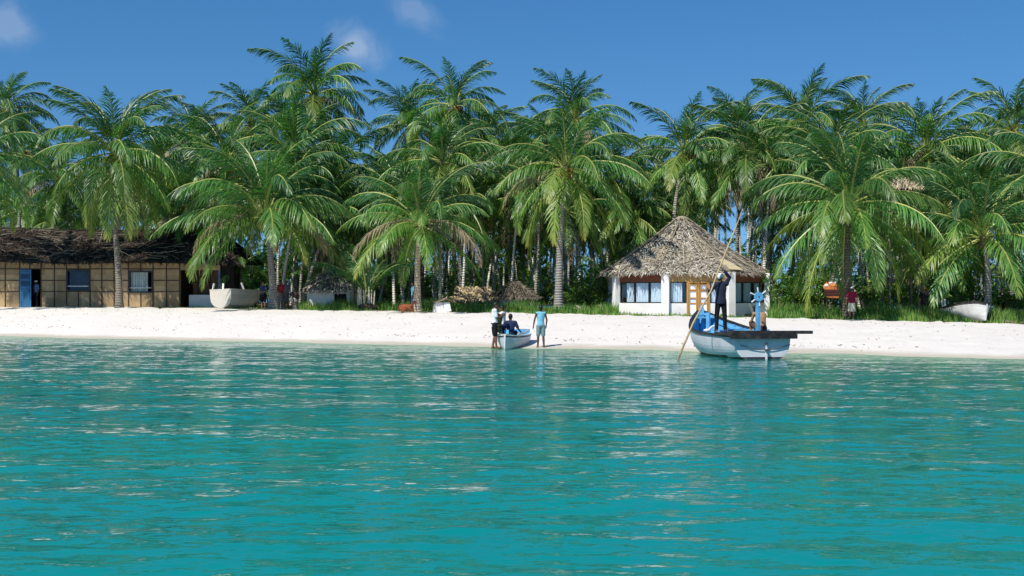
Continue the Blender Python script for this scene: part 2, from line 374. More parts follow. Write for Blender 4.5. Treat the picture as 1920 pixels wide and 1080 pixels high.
# ------------------------------------------------------------------ water
def watermat():
    m, n, out = newmat('lagoon_water')
    g = n.nodes.new('ShaderNodeNewGeometry'); pos = g.outputs['Position']
    sx = n.nodes.new('ShaderNodeSeparateXYZ'); n.links.new(pos, sx.inputs[0])
    d = nmath(n, 'SUBTRACT', nmath(n, 'SUBTRACT', 49, nmath(n, 'MULTIPLY', sx.outputs[0], .53)), sx.outputs[1])
    # beyond the island the sea is deep again
    d = nmath(n, 'ADD', d, nmath(n, 'MULTIPLY', nmath(n, 'MAXIMUM', nmath(n, 'SUBTRACT', sx.outputs[1], 120), 0), 50))
    d = nmath(n, 'MAXIMUM', d, 0)
    patch = nnoise(n, nmap(n, pos, (.05, .22, 1), (0, 0, R(-6))), 1.0, 4, .6)
    r1 = nnoise(n, nmap(n, pos, (.85, 2.8, 1), (0, 0, R(9))), 1.0, 4, .60, .9)
    r2 = nnoise(n, nmap(n, pos, (4.5, 12, 1), (0, 0, R(-5))), 1.0, 4, .65, .6)
    def slope(tex, amp):
        v = n.nodes.new('ShaderNodeVectorMath'); v.operation = 'SUBTRACT'; n.links.new(tex.outputs['Color'], v.inputs[0]); v.inputs[1].default_value = (.5, .5, .5)
        q = n.nodes.new('ShaderNodeVectorMath'); q.operation = 'MULTIPLY'; n.links.new(v.outputs[0], q.inputs[0]); q.inputs[1].default_value = (amp * .8, amp, 0)
        return q.outputs[0]
    def vadd(a, b):
        q = n.nodes.new('ShaderNodeVectorMath'); q.operation = 'ADD'; n.links.new(a, q.inputs[0]); n.links.new(b, q.inputs[1]); return q.outputs[0]
    k = nramp(n, patch.outputs[0], [(.40, .35), (.60, 1.0)])
    fine = n.nodes.new('ShaderNodeVectorMath'); fine.operation = 'SCALE'; n.links.new(slope(r2, FINE), fine.inputs[0]); n.links.new(k, fine.inputs['Scale'])
    s = vadd(g.outputs['Normal'], vadd(slope(r1, MIDW), fine.outputs[0]))
    nn = n.nodes.new('ShaderNodeVectorMath'); nn.operation = 'NORMALIZE'; n.links.new(s, nn.inputs[0])
    deepn = nnoise(n, nmap(n, pos, (.03, .09, 1), (0, 0, R(-12))), 1.0, 3, .5)
    body = nmix(n, deepn.outputs[0], (0.0, .158, .200), (0.0, .262, .185))
    far = nramp(n, nmath(n, 'DIVIDE', sx.outputs[1], 400), [(.3, 0), (.6, 1)])
    body = nmix(n, far, body, (.02, .10, .22))
    p = n.nodes.new('ShaderNodeBsdfPrincipled'); p.inputs['Roughness'].default_value = .04; p.inputs['IOR'].default_value = 1.33; p.inputs['Specular IOR Level'].default_value = .26   # seen as through the polarising filter of the photo
    n.links.new(body, p.inputs['Base Color']); n.links.new(nn.outputs[0], p.inputs['Normal'])
    tr = n.nodes.new('ShaderNodeBsdfTransparent'); tr.inputs[0].default_value = (.62, .93, .86, 1)
    gl = n.nodes.new('ShaderNodeBsdfGlossy'); gl.inputs['Roughness'].default_value = .04; n.links.new(nn.outputs[0], gl.inputs['Normal'])
    fr = n.nodes.new('ShaderNodeFresnel'); fr.inputs[0].default_value = 1.33; n.links.new(nn.outputs[0], fr.inputs['Normal'])
    shallow = n.nodes.new('ShaderNodeMixShader'); n.links.new(nmath(n, 'MULTIPLY', fr.outputs[0], .6), shallow.inputs[0]); n.links.new(tr.outputs[0], shallow.inputs[1]); n.links.new(gl.outputs[0], shallow.inputs[2])
    e = nmath(n, 'SUBTRACT', 1.0, nmath(n, 'POWER', 2.718, nmath(n, 'MULTIPLY', d, -1 / 6.5)))
    ms = n.nodes.new('ShaderNodeMixShader'); n.links.new(e, ms.inputs[0]); n.links.new(shallow.outputs[0], ms.inputs[1]); n.links.new(p.outputs[0], ms.inputs[2])
    n.links.new(ms.outputs[0], out.inputs[0]); return m
FINE, MIDW = .80, .30
xs = axis(-34, 26, .11, 6000); ys = axis(32, 64, .11, 12000); ys = np.concatenate([[-12000, -3000, -800, -200, -60, -20, -8, -3, 0, 2, 3.5, 4.5, 5.2, 5.8], np.arange(6.2, 31.99, .065), ys[ys >= 31.99]])
X, Y = np.meshgrid(xs, ys)
Z = np.zeros_like(X)
rng = np.random.default_rng(11)
for i in range(46):
    lam = .34 * (1.075 ** i)
    if lam > 8: break
    th = rng.normal(R(90 - 4), R(26 if lam < 1.6 else 15)); k = 2 * math.pi / lam
    kx, ky = k * math.cos(th), k * math.sin(th)
    ph = rng.uniform(0, 6.28)
    env = .6 + .4 * np.sin(X * rng.uniform(.05, .25) + Y * rng.uniform(.1, .4) + rng.uniform(0, 6))
    a = .0054 * lam ** .62 * (1 if lam < 2 else (2 / lam) ** .6)
    s_ = .5 + .5 * np.sin(kx * X + ky * Y + ph + .8 * np.sin(X * .3 + i))
    Z += a * env * (s_ ** 2.6)
Z *= .75 * (.35 + .65 * np.clip((shore(X) - Y) / 10, 0, 1))
mask = np.clip(1 - (np.maximum(np.abs(X + 4) - 29, 0)) / 3, 0, 1) * np.clip(1 - np.maximum(Y - 62, 0) / 3, 0, 1) * np.clip(1 - np.maximum(5 - Y, 0), 0, 1)
Z = (Z - Z.mean()) * mask
tag(grid('water', xs, ys, Z, watermat(), True), 'clear turquoise lagoon with small ripples', 'water', kind='structure')
# ------------------------------------------------------------------ coconut palms
GREENS = [(.050, .145, .042), (.064, .175, .046), (.088, .210, .048), (.122, .245, .048), (.20, .29, .055), (.34, .33, .07)]
def frond(mb, e0, L_, rnd, tint, az=0.0, origin=(0, 0, 0), npair=52, dry=False, wide=1.0, segs=3):
    """a feather frond leaving the origin along +x rotated by az; e0 = starting elevation in degrees"""
    K = 13
    droop = (70 if e0 > 60 else 92 if e0 > 25 else 74 if e0 > -10 else 48) * rnd.uniform(.85, 1.15)
    if dry: droop = max(70, droop)
    side = rnd.uniform(-.35, .35)
    p = Vector((0, 0, 0)); pts = [p.copy()]; tans = []
    for i in range(K):
        t = (i + .5) / K
        e = max(-86, e0 - droop * t ** 1.35); a = side * t
        d = Vector((math.cos(R(e)) * math.cos(a), math.cos(R(e)) * math.sin(a), math.sin(R(e))))
        tans.append(d); p = p + d * (L_ / K); pts.append(p.copy())
    tans.append(tans[-1])
    M = Matrix.Rotation(az, 3, 'Z'); O = Vector(origin)
    g = GREENS[tint] if not dry else (.30, .245, .15)
    jit = rnd.uniform(.85, 1.15); g = (g[0] * jit, g[1] * jit, g[2] * jit)
    rc = (.42, .44, .13) if not dry else (.34, .27, .17)
    # rachis
    vs = []; n = 3
    for i, q in enumerate(pts):
        t = tans[i]; s = t.cross(Vector((0, 0, 1)))
        s = s.normalized() if s.length > .01 else Vector((0, 1, 0)); u = s.cross(t)
        r = .058 * (1 - i / K) ** .8 + .012
        for k in range(n):
            a = 2 * math.pi * k / n + math.pi / 2
            vs.append(tuple(O + M @ (q + s * (r * math.cos(a)) + u * (r * .7 * math.sin(a)))))
    mb.add(vs, [(i * n + k, i * n + (k + 1) % n, (i + 1) * n + (k + 1) % n, (i + 1) * n + k) for i in range(K) for k in range(n)], rc)
    roll = rnd.uniform(-.35, .35)
    for j in range(npair):
        t = .13 + .87 * (j + .5) / npair
        x = t * K; i = min(int(x), K - 1); f = x - i
        q = pts[i].lerp(pts[i + 1], f); tn = tans[i].lerp(tans[i + 1], f).normalized()
        s = tn.cross(Vector((0, 0, 1))); s = s.normalized() if s.length > .02 else Vector((0, 1, 0))
        u = s.cross(tn)
        s2 = s * math.cos(roll) + u * math.sin(roll); u2 = -s * math.sin(roll) + u * math.cos(roll)
        ll = L_ * .225 * (math.sin(math.pi * min(1, t * .80 + .16)) ** .75) * rnd.uniform(.88, 1.1)
        for sg in (-1, 1):
            if dry and rnd.random() < .12: continue
            a = R((30 if e0 < 35 else 46) + 30 * t + rnd.uniform(-11, 11))
            hz_ = math.sqrt(max(0, 1 - tn.z * tn.z)); gr = (.10 + .80 * hz_ ** 2) * (1 if e0 < 35 else .8)
            d0 = (s2 * sg * math.cos(a) + tn * math.sin(a) + u2 * rnd.uniform(-.05, .35) + Vector((0, 0, -gr * rnd.uniform(.3, 1.2)))).normalized()
            hang = ((.85 if e0 > 50 else 1.15) if not dry else 2.2) * rnd.uniform(.65, 1.35)
            d1 = (d0 + Vector((0, 0, -.28 * hang))).normalized(); d2 = (d1 + Vector((0, 0, -.42 * hang))).normalized()
            wd = (tn - d0 * tn.dot(d0)).normalized() * (.5 * .054 * wide * rnd.uniform(.8, 1.2) * L_ / 5)
            wv = wd
            A = q; B = A + d0 * ll * .33; C = B + d1 * ll * .34; D = C + d2 * ll * .36
            P = [A - wd * .5, A + wd * .5, B + wv, B - wv, C + wv * .8, C - wv * .8, D]
            c = rnd.uniform(.82, 1.2); yel = max(0, (t - .8)) * (1.2 if tint >= 2 else .3)
            cc = (g[0] * c * (1 + 2 * yel), g[1] * c, g[2] * c)
            mb.add([tuple(O + M @ v) for v in P], [(0, 1, 2, 3), (3, 2, 4, 5), (5, 4, 6)], cc)
ELEV = [82, 68, 54, 40, 26, 12, -4, -22, -42]
FRONDS = {}
for ei, e in enumerate(ELEV):
    for v in range(3):
        rnd = random.Random(100 * ei + v); mb = MB()
        tint = min(4, max(0, ei // 2 + rnd.choice([-1, 0, 0, 1])))
        frond(mb, e, 5.0, rnd, tint)
        FRONDS[(ei, v)] = mb.mesh('frond', M_leaf)
DRYF = []
for v, e in enumerate((5, -30, -55)):
    mb = MB(); frond(mb, e, 4.6, random.Random(900 + v), 0, dry=True, npair=40, wide=1.15); DRYF.append(mb.mesh('dry_frond', M_dry))
def bunch_mesh(seed):
    rnd = random.Random(seed); mb = MB()
    for k in range(13):
        a = rnd.uniform(0, 6.28); r = rnd.uniform(.22, .42)
        c = rnd.choice([(1, .9, .8), (1.2, .75, .5), (.6, .9, .35), (.8, .6, .4)])
        mb.ball((r * math.cos(a), r * math.sin(a), rnd.uniform(-.45, -.02)), rnd.uniform(.10, .14), 7, 5, c, (1, 1, 1.25))
    for k in range(10):
        a = rnd.uniform(0, 6.28); mb.bar((0, 0, 0), (.4 * math.cos(a), .4 * math.sin(a), rnd.uniform(-.35, .2)), .025, col=(1.2, 1.0, .4))
    return mb.mesh('coconut_bunch', M_nut, True)
BUNCH = [bunch_mesh(s) for s in (1, 2, 3)]
def trunk_mesh(base, top, rnd, r0=.19, r1=.12, sides=9, bend=.6, flare=1.7, col=(1, 1, 1)):
    """curved tapered trunk, coordinates relative to base"""
    mb = MB(); d = Vector(top) - Vector(base); K = 14
    bx, by = rnd.uniform(-1, 1) * bend, rnd.uniform(-1, 1) * bend
    pts = []; rad = []
    for i in range(K + 1):
        t = i / K; q = Vector((d.x * t ** 1.5 + bx * math.sin(math.pi * t) * t, d.y * t ** 1.5 + by * math.sin(math.pi * t), -.25 + (d.z + .25) * t))
        pts.append(q); rad.append((r0 + (r1 - r0) * min(1, t * 1.3)) * (1 + (flare - 1) * math.exp(-t * d.z / .55)) * rnd.uniform(.96, 1.05))
    mb.tube(pts, rad, sides, col)
    # leaf-base boss under the crown
    mb.tube([pts[-1] + Vector((0, 0, -.5)), pts[-1] + Vector((0, 0, -.1)), pts[-1] + Vector((0, 0, .35))], [r1 * 1.1, r1 * 2.1, r1 * 1.2], sides, (.6, .45, .3))
    return mb.mesh('trunk', M_trunk, True)
def hero_palm(bpx, bpy_, cpx, cpy, D, size, label, elevs=(82, -45), n=30, seed=1, dry=1, nuts=1, r0=.19, Dc=None, tintcol=(1, 1, 1), group=None, bend=.6, az0=None, extra=()):
    rnd = random.Random(seed)
    bx = gx(bpx, D); base = Vector((bx, D, gz(bx, D)))
    top = at(cpx, cpy, Dc or D)
    t = thing('coconut_palm', label, 'palm tree', base, 0, group)
    o = link_mesh('trunk', trunk_mesh(base, top, rnd, r0, r0 * .62, bend=bend, col=tintcol), t)
    c = top - base; az = rnd.uniform(0, 6.28) if az0 is None else az0
    hi, lo = elevs
    for k in range(n):
        e = hi - (hi - lo) * (k / (n - 1)) ** 1.1
        ei = min(range(len(ELEV)), key=lambda i: abs(ELEV[i] - e))
        a = az + k * 2.39996 + rnd.uniform(-.25, .25)
        s = size / 5.0 * rnd.uniform(.82, 1.12) * (.86 if e > 75 else 1)
        f = link_mesh('frond', FRONDS[(ei, rnd.randrange(3))], t, c + Vector((math.cos(a) * .1, math.sin(a) * .1, .25 * (e + 40) / 120)), a, s)
        f.rotation_euler = (rnd.uniform(-.07, .07), rnd.uniform(-.08, .08), a)
    for (e, adeg, sc) in extra:
        ei = min(range(len(ELEV)), key=lambda i: abs(ELEV[i] - e))
        link_mesh('frond', FRONDS[(ei, rnd.randrange(3))], t, c, R(adeg), sc * size / 5)
    for k in range(dry):
        a = rnd.uniform(0, 6.28)
        link_mesh('dry_frond', DRYF[k % 3], t, c + Vector((0, 0, -.1)), a, size / 5 * rnd.uniform(.8, 1)) ['label'] = 'withered straw coloured frond'
    for k in range(nuts):
        link_mesh('coconut_bunch', BUNCH[rnd.randrange(3)], t, c + Vector((rnd.uniform(-.2, .2), rnd.uniform(-.3, 0), -.05)), rnd.uniform(0, 6), rnd.uniform(.8, 1.1))
    return t
def palm_dry(t, mesh_i, deg, sc, dz=0):
    c = [k for k in t.children if k.name.startswith('frond')][0].location
    o = link_mesh('dry_frond', DRYF[mesh_i], t, c + Vector((0, 0, dz)), R(deg), sc); o['label'] = 'withered straw coloured frond'
# front row, from left to right
pa = hero_palm(224, 577, 214, 290, 75.0, 5.5, 'tall coconut palm with orange nuts standing against the front wall of the long thatched house', (84, -62), 38, 21, 0, 3, .20, bend=.5, tintcol=(.9, .85, .78), extra=((82, 200, 1.0), (82, 20, 1.02), (68, 190, .95), (68, -30, .9)))
palm_dry(pa, 2, 200, .6)
pb = hero_palm(513, 583, 497, 408, 71.5, 6.3, 'big low coconut palm with a wide crown between the long house and small grey hut', (84, -14), 36, 5, 0, 1, .24, bend=.2)
palm_dry(pb, 0, 205, 1.1); palm_dry(pb, 0, -25, 1.15, .2)
pc = hero_palm(782, 585, 787, 425, 67.5, 5.0, 'pale trunked young palm with one withered frond arching right over the low thatched shed', (84, -18), 30, 8, 0, 0, .20, bend=.15, tintcol=(1.6, 1.35, 1.05))
palm_dry(pc, 0, -32, 1.12, .05); palm_dry(pc, 0, 205, 1.0, .05)
pd = hero_palm(1047, 580, 1062, 318, 69.5, 5.0, 'tall full coconut palm with drooping yellow ribbed fronds behind the people at the small boat', (84, -55), 36, 13, 1, 2, .24, bend=.3)
pe = hero_palm(1262, 585, 1284, 290, 79.0, 4.7, 'coconut palm rising directly behind the peak of the white round hut', (84, -50), 30, 31, 1, 2, .18)
pf = hero_palm(1588, 590, 1592, 388, 65.0, 5.7, 'huge leafy palm with yellowing drooping fronds above the person in the maroon shirt', (84, -50), 38, 44, 0, 1, .22, bend=.2, tintcol=(.6, .6, .5))
pg = hero_palm(1850, 590, 1842, 448, 66.5, 5.6, 'low young palm with upright fronds behind the beached white boat at the right', (84, -35), 32, 52, 0, 0, .22, bend=.2)
pg2 = hero_palm(1735, 588, 1735, 470, 70.0, 3.6, 'small drooping palm over the dark standing person at the right', (70, -50), 20, 57, 1, 0, .18, bend=.2)
pl = hero_palm(-45, 580, -50, 300, 73.0, 5.2, 'palm at the left edge of the photo whose fronds reach in over the house roof', (84, -55), 32, 61, 1, 1, .2)
pz = hero_palm(1990, 590, 1975, 330, 70.0, 5.2, 'palm at the right edge of the photo with one long pale arching frond', (84, -40), 28, 67, 0, 1, .2)
# skyline palms
SKY = [
 (590, 160, 84, 4.9, 'tallest coconut palm of the grove under the small white cloud', 3, 1),
 (470, 215, 96, 4.6, 'skyline palm just left of the tallest palm', 4, 0),
 (362, 240, 96, 4.3, 'skyline palm with a bushy dark crown right of the orange nut palm', 5, 0),
 (12, 185, 88, 4.2, 'tall palm at the left edge with fronds against open sky', 6, 0),
 (42, 262, 100, 3.6, 'small distant palm near the left edge behind the house', 7, 0),
 (555, 285, 78, 5.2, 'deep green palm below and left of the tallest palm', 8, 1),
 (425, 300, 80, 5.0, 'wide palm whose crown fills the space right of the orange nut palm', 9, 0),
 (632, 315, 82, 4.5, 'palm below and right of the tallest palm', 10, 0),
 (852, 178, 82, 4.3, 'tall star shaped palm left of centre with a long hanging frond', 11, 2),
 (768, 215, 88, 4.3, 'tall palm touching the left side of the star shaped palm', 12, 1),
 (905, 250, 90, 4.2, 'palm behind the right side of the star shaped palm', 13, 0),
 (1078, 205, 80, 4.4, 'tall dense palm crown directly above the palm behind the small boat', 14, 0),
 (1030, 262, 84, 4.3, 'palm crown tucked left of the tall dense crown at centre', 15, 0),
 (960, 300, 80, 4.8, 'palm with wide arching fronds right of the centre gap', 16, 0),
 (722, 335, 92, 3.8, 'yellowish drooping palm left of the star shaped palm', 17, 1),
 (1232, 315, 98, 3.7, 'dark low palm just right of the open sky gap', 18, 0),
 (1382, 225, 88, 4.2, 'tall palm behind the upper right of the hut roof', 19, 1),
 (1402, 285, 78, 4.9, 'palm with nuts between the hut roof and the huge leafy palm', 20, 2),
 (1505, 215, 82, 4.8, 'tall spreading skyline palm right of the hut', 22, 0),
 (1440, 262, 92, 4.1, 'palm crown tucked behind the tall spreading skyline palm', 23, 0),
 (1618, 215, 88, 4.0, 'slim skyline palm with a starry crown above the huge leafy palm', 24, 0),
 (1735, 265, 80, 5.4, 'broad skyline palm above the tan thatched lookout roof', 25, 1),
 (1560, 290, 76, 5.0, 'bushy palm crown directly above the huge leafy palm', 26, 0),
 (1900, 225, 82, 4.8, 'tall skyline palm at the right edge of the photo', 27, 0),
 (1830, 300, 86, 4.4, 'palm crown between the broad skyline palm and the right edge', 28, 0),
 (300, 300, 84, 4.6, 'palm behind the right fronds of the orange nut palm', 29, 0),
 (110, 330, 86, 4.4, 'palm with shaded fronds behind the left fronds of the orange nut palm', 30, 0),
 (830, 300, 76, 4.6, 'low dark palm crown under the star shaped palm', 33, 0),
 (1150, 330, 80, 4.4, 'palm crown above the left slope of the hut roof', 34, 1),
 (1690, 345, 78, 4.6, 'palm crown just below the tan thatched lookout roof', 35, 0),
 (1770, 390, 72, 4.4, 'palm with pale arching fronds above the beached white boat', 36, 0),
 (620, 395, 78, 4.4, 'palm with drooping fronds above the small grey hut', 37, 2),
 (345, 385, 82, 4.2, 'low palm crown behind the right end of the long house roof', 38, 1),
 (1180, 400, 80, 3.6, 'low palm crown beside the left eave of the white round hut', 40, 1),
]
for (px, py, D, sz, lab, sd, dr) in SKY:
    py = py + (22 if py < 270 else 8)
    rnd = random.Random(sd * 7)
    hero_palm(px + rnd.uniform(-55, 55), 0, px, py, D, sz, lab, (84, rnd.choice([-50, -62, -40])), rnd.choice([33, 36, 39]), sd, dr + rnd.choice([0, 1, 2]), 1 if sd % 2 else 0, rnd.uniform(.14, .18), bend=1.0)
# crowns and trunks further inside the grove: whole crowns as one mesh
CROWN = []
for v in range(8):
    rnd = random.Random(500 + v); mb = MB(); az = 0
    n = 17
    for k in range(n):
        e = 84 - 122 * (k / (n - 1)) ** 1.05
        frond(mb, e, 4.4 * rnd.uniform(.88, 1.08), rnd, min(4, max(0, int(k / n * 4) + rnd.choice([-1, 0, 0]))), k * 2.39996 + rnd.uniform(-.3, .3), (0, 0, .2 * (e + 40) / 120), npair=30, wide=1.35)
    for k in range(2): frond(mb, -45, 3.8, rnd, 0, rnd.uniform(0, 6.28), (0, 0, -.1), npair=24, dry=True, wide=1.3)
    CROWN.append(mb.mesh('crown', M_leaf))
PROF = [(-100, 350), (0, 365), (80, 400), (130, 370), (300, 335), (450, 315), (600, 300), (655, 390), (710, 420), (750, 350), (800, 300), (950, 325), (1060, 320), (1130, 380), (1190, 430), (1240, 380), (1290, 350), (1420, 330), (1700, 320), (2020, 320)]
def prof(px):
    for (a, b), (c, d) in zip(PROF, PROF[1:]):
        if a <= px <= c: return b + (d - b) * (px - a) / (c - a)
    return 340
MARKS = [(60, 'blue door of the long house'), (150, 'dark pane window of the long house'), (230, 'orange nut palm'), (320, 'right part of the long house'), (415, 'beached dinghy'), (500, 'big low palm trunk'),
         (560, 'sitting person'), (620, 'small grey hut'), (690, 'pale stick fence'), (750, 'brown goat'), (800, 'pale trunked young palm'), (860, 'low thatched shed'), (925, 'white shirted people'), (985, 'dark pointed hut'),
         (1047, 'palm behind the small boat'), (1110, 'bleached dead branches'), (1190, 'left wall of the white round hut'), (1300, 'peak of the white round hut'), (1390, 'right slope of the hut roof'),
         (1480, 'shrubs right of the white round hut'), (1566, 'raised maroon coop'), (1620, 'maroon shirted person'), (1690, 'tan lookout roof'), (1745, 'dark striding person'), (1830, 'beached boat at right'), (1940, 'right edge of the photo')]
def zone(px, D, cy):
    m = min(MARKS, key=lambda q: abs(q[0] - px))[1]
    row = 'nearest rows' if D < 88 else 'middle rows' if D < 105 else 'farthest rows'
    return '%s palm in the %s behind the %s' % ('tall' if cy < 345 else 'shorter', row, m), 'palms behind the ' + m
rg = random.Random(77); cnt = 0; placed = []
D = 76.0
while D < 128:
    px = -70 + rg.uniform(0, 60)
    while px < 1990:
        p = px + rg.uniform(-18, 18); dd = D + rg.uniform(-1.5, 1.5)
        px += rg.uniform(44, 84) * (100 / D) ** .3 * (1.75 if px < 430 else .86 if 640 < px < 1150 else 1.32)
        cy = max(prof(p) + rg.uniform(8, 35), rg.uniform(325, 410) if rg.random() < .9 else rg.uniform(420, 460))
        if 1325 < p < 1450: cy = rg.uniform(300, 345)
        x = gx(p, dd)
        if 6 < x < 14.5 and dd < 78: continue
        if x < -15 and dd < 87: continue
        z = zone(p, dd, cy)
        t = thing('coconut_palm', z[0], 'palm tree', (x, dd, gz(x, dd)), 0, z[1])
        lean = rg.gauss(0, .5)
        top = Vector((x + lean, dd, at(0, cy, dd).z)); base = Vector((x, dd, gz(x, dd)))
        if top.z - base.z < 3: top.z = base.z + 3
        b = rg.uniform(1.6, 2.3)  # trunk colour raised to stand in for light missing inside the grove
        link_mesh('trunk', trunk_mesh(base, top, rg, rg.uniform(.08, .125), .065, 6, .7, 1.5, (b, b, b)), t)
        link_mesh('crown', CROWN[rg.randrange(8)], t, top - base, rg.uniform(0, 6.28), rg.uniform(.66, .90))
        cnt += 1
    D += 5.2
print('filler palms', cnt)
# seedling palms and sprouts on the grove floor
def sprout(px, py, D, size, label, n=9, seed=0, hi=84, lo=35):
    rnd = random.Random(seed); x = gx(px, D); t = thing('young_palm', label, 'palm sprout', (x, D, gz(x, D)))
    hgt = at(px, py, D).z - gz(x, D)
    if hgt > .25:
        mb = MB(); mb.tube([(0, 0, -.1), (0, 0, hgt * .5), (0, 0, hgt)], [.14, .11, .08], 7, (.8, .8, .6)); mb.build('stem', M_trunk, t, True)
    for k in range(n):
        e = hi - (hi - lo) * k / max(1, n - 1); ei = min(range(len(ELEV)), key=lambda i: abs(ELEV[i] - e))
        link_mesh('frond', FRONDS[(ei, rnd.randrange(3))], t, (0, 0, max(hgt, .1)), k * 2.4 + rnd.uniform(-.3, .3), size / 5 * rnd.uniform(.85, 1.1))
sprout(688, 570, 71.0, 3.9, 'bright green palm sprout with tall upright fronds beside the pale stick fence', 8, 3, 88, 62)
sprout(662, 516, 71.5, 1.3, 'yellow green palm sprout on the right of the small grey hut roof', 9, 4, 60, 0)
sprout(1132, 520, 74.0, 2.2, 'yellowish palm sprout left of the white round hut', 10, 5, 80, 10)
sprout(1080, 560, 76.0, 1.9, 'small palm sprout right of the trunk behind the small boat', 8, 6, 80, 20)
sprout(452, 500, 79.5, 2.6, 'ragged low palm behind the beached dinghy', 10, 7, 60, -20)
sprout(600, 520, 78.0, 2.2, 'low palm sprout behind the small grey hut', 9, 8, 80, 10)
sprout(1660, 575, 69.0, 1.3, 'yellow fronded palm sprout in the shaded grass right of the maroon shirted person', 8, 9, 60, 15)
sprout(1880, 520, 70.0, 1.6, 'short palm sprout right of the beached white boat', 9, 10, 70, 0)
sprout(860, 560, 84.0, 2.0, 'palm sprout behind the low thatched shed', 9, 11, 80, 20)
sprout(1470, 575, 74.0, 2.4, 'palm sprout close to the right wall of the white round hut', 9, 12, 80, 20)

# ------------------------------------------------------------------ broad leaved shrubs on the grove floor
def shrub_mesh(seed, w_=1.5, h_=1.8, n=900):
    rnd = random.Random(seed); mb = MB()
    cl = [(rnd.gauss(0, w_ * .38), rnd.gauss(0, w_ * .38), h_ * rnd.uniform(.2, .95), rnd.uniform(.25, .55)) for _ in range(16)]
    for _ in range(n):
        c = rnd.choice(cl); v = Vector((rnd.gauss(0, 1), rnd.gauss(0, 1), rnd.gauss(0, .8))).normalized() * c[3] * rnd.uniform(.4, 1.1)
        p = Vector((c[0], c[1], c[2])) + v
        if p.z < .05: p.z = .05 + rnd.random() * .3
        d = Vector((rnd.gauss(0, 1), rnd.gauss(0, 1), rnd.gauss(-.2, .5))).normalized(); l = rnd.uniform(.12, .30)
        s = d.cross(Vector((0, 0, 1))).normalized() * l * .28
        g = rnd.choice([(.08, .22, .045), (.11, .27, .05), (.18, .30, .05), (.06, .15, .04), (.30, .33, .06)])
        mb.add([tuple(p), tuple(p + d * l * .45 + s), tuple(p + d * l), tuple(p + d * l * .45 - s)], [(0, 1, 2, 3)], g)
    return mb.mesh('foliage', M_shrub)
def stems_mesh(seed, h_=1.5):
    rnd = random.Random(seed); mb = MB()
    for _ in range(7):
        a = rnd.uniform(0, 6.28); r = rnd.uniform(.2, .7)
        mb.tube([(0, 0, -.1), (r * .4 * math.cos(a), r * .4 * math.sin(a), h_ * .5), (r * math.cos(a), r * math.sin(a), h_)], [.035, .025, .012], 5)
    return mb.mesh('stem', M_wood)
SHR = [shrub_mesh(s, w_, h_) for s, w_, h_ in ((1, 1.5, 1.7), (2, 1.8, 2.2), (3, 1.3, 1.3), (4, 2.0, 2.6), (5, 1.2, 2.0))]
STM = [stems_mesh(s) for s in (1, 2, 3)]
rs = random.Random(5)
spots = [(1085, 74), (1110, 72.5), (1135, 73), (1150, 76), (1062, 78), (1020, 82), (1465, 69.5), (1490, 71), (1515, 73), (1540, 72), (1480, 75), (1630, 72), (1668, 71), (1700, 73), (1800, 70), (1825, 71.5), (1895, 69), (1915, 71), (1770, 75), (1460, 79), (1560, 78), (1610, 78), (1650, 80), (1720, 86), (1880, 80)]
spots += [(rs.uniform(440, 1980), rs.uniform(112, 129)) for _ in range(62)] + [(rs.uniform(440, 1150), rs.uniform(84, 118)) for _ in range(56)] + [(rs.uniform(1450, 1950), rs.uniform(82, 118)) for _ in range(14)]
for px, D in spots:
    if 930 < px < 1010 and D < 95 and D > 80: continue
    x = gx(px, D); mk = min(MARKS, key=lambda q: abs(q[0] - px))[1]
    t = thing('shrub', 'leafy green shrub %s behind the %s' % ('close' if D < 83 else 'deeper in' if D < 105 else 'far back', mk), 'shrub', (x, D, gz(x, D)), rs.uniform(0, 6.28), 'shrubs behind the ' + mk); t.scale = (rs.uniform(.8, 1.3) * (2.1 if D > 111 else 1),) * 3
    link_mesh('foliage', SHR[rs.randrange(5)], t); link_mesh('stem', STM[rs.randrange(3)], t)
def grass2(rects, seed):
    # blades placed by world position: rects = (px0, px1, offset from the sand edge near, far, count, hmin, hmax)
    rnd = random.Random(seed); mb = MB(); cols = ((.10, .26, .045), (.15, .32, .055), (.22, .35, .07), (.06, .17, .04), (.30, .32, .11), (.05, .13, .03))
    for (p0, p1, d0, d1, cnt_, hmin, hmax) in rects:
        for _ in range(cnt_):
            off = d0 + (d1 - d0) * rnd.random() ** 1.2
            px = rnd.uniform(p0, p1); y = 66.0
            for _k in range(4): x = gx(px, y); y = vegl(max(-45, min(40, x))) + off
            n_ = math.sin(x * 1.3 + 1) + math.sin(x * 3.1 + y * 2) + math.sin(y * 2.3 + x * .7)
            if off < 1.0 and n_ < rnd.uniform(-2, 1.2): continue
            h = rnd.uniform(hmin, hmax) * (.35 + .65 * max(0, min(1, off / 1.3))) * (1 + .18 * n_); z = gz(x, y) - .02
            a = rnd.uniform(0, 6.28); w_ = rnd.uniform(.012, .026); lx, ly = rnd.gauss(0, .18) * h, rnd.gauss(0, .18) * h
            cx, cy = math.cos(a) * w_, math.sin(a) * w_
            mb.add([(x - cx, y - cy, z), (x + cx, y + cy, z), (x + cx * .7 + lx * .4, y + cy * .7 + ly * .4, z + h * .6), (x - cx * .7 + lx * .4, y - cy * .7 + ly * .4, z + h * .6), (x + lx, y + ly, z + h)], [(0, 1, 2, 3), (3, 2, 4)], rnd.choice(cols))
    tag(mb.build('grass', M_grass), 'tufted green grass along the top of the beach and under the palms', 'grass', kind='stuff')
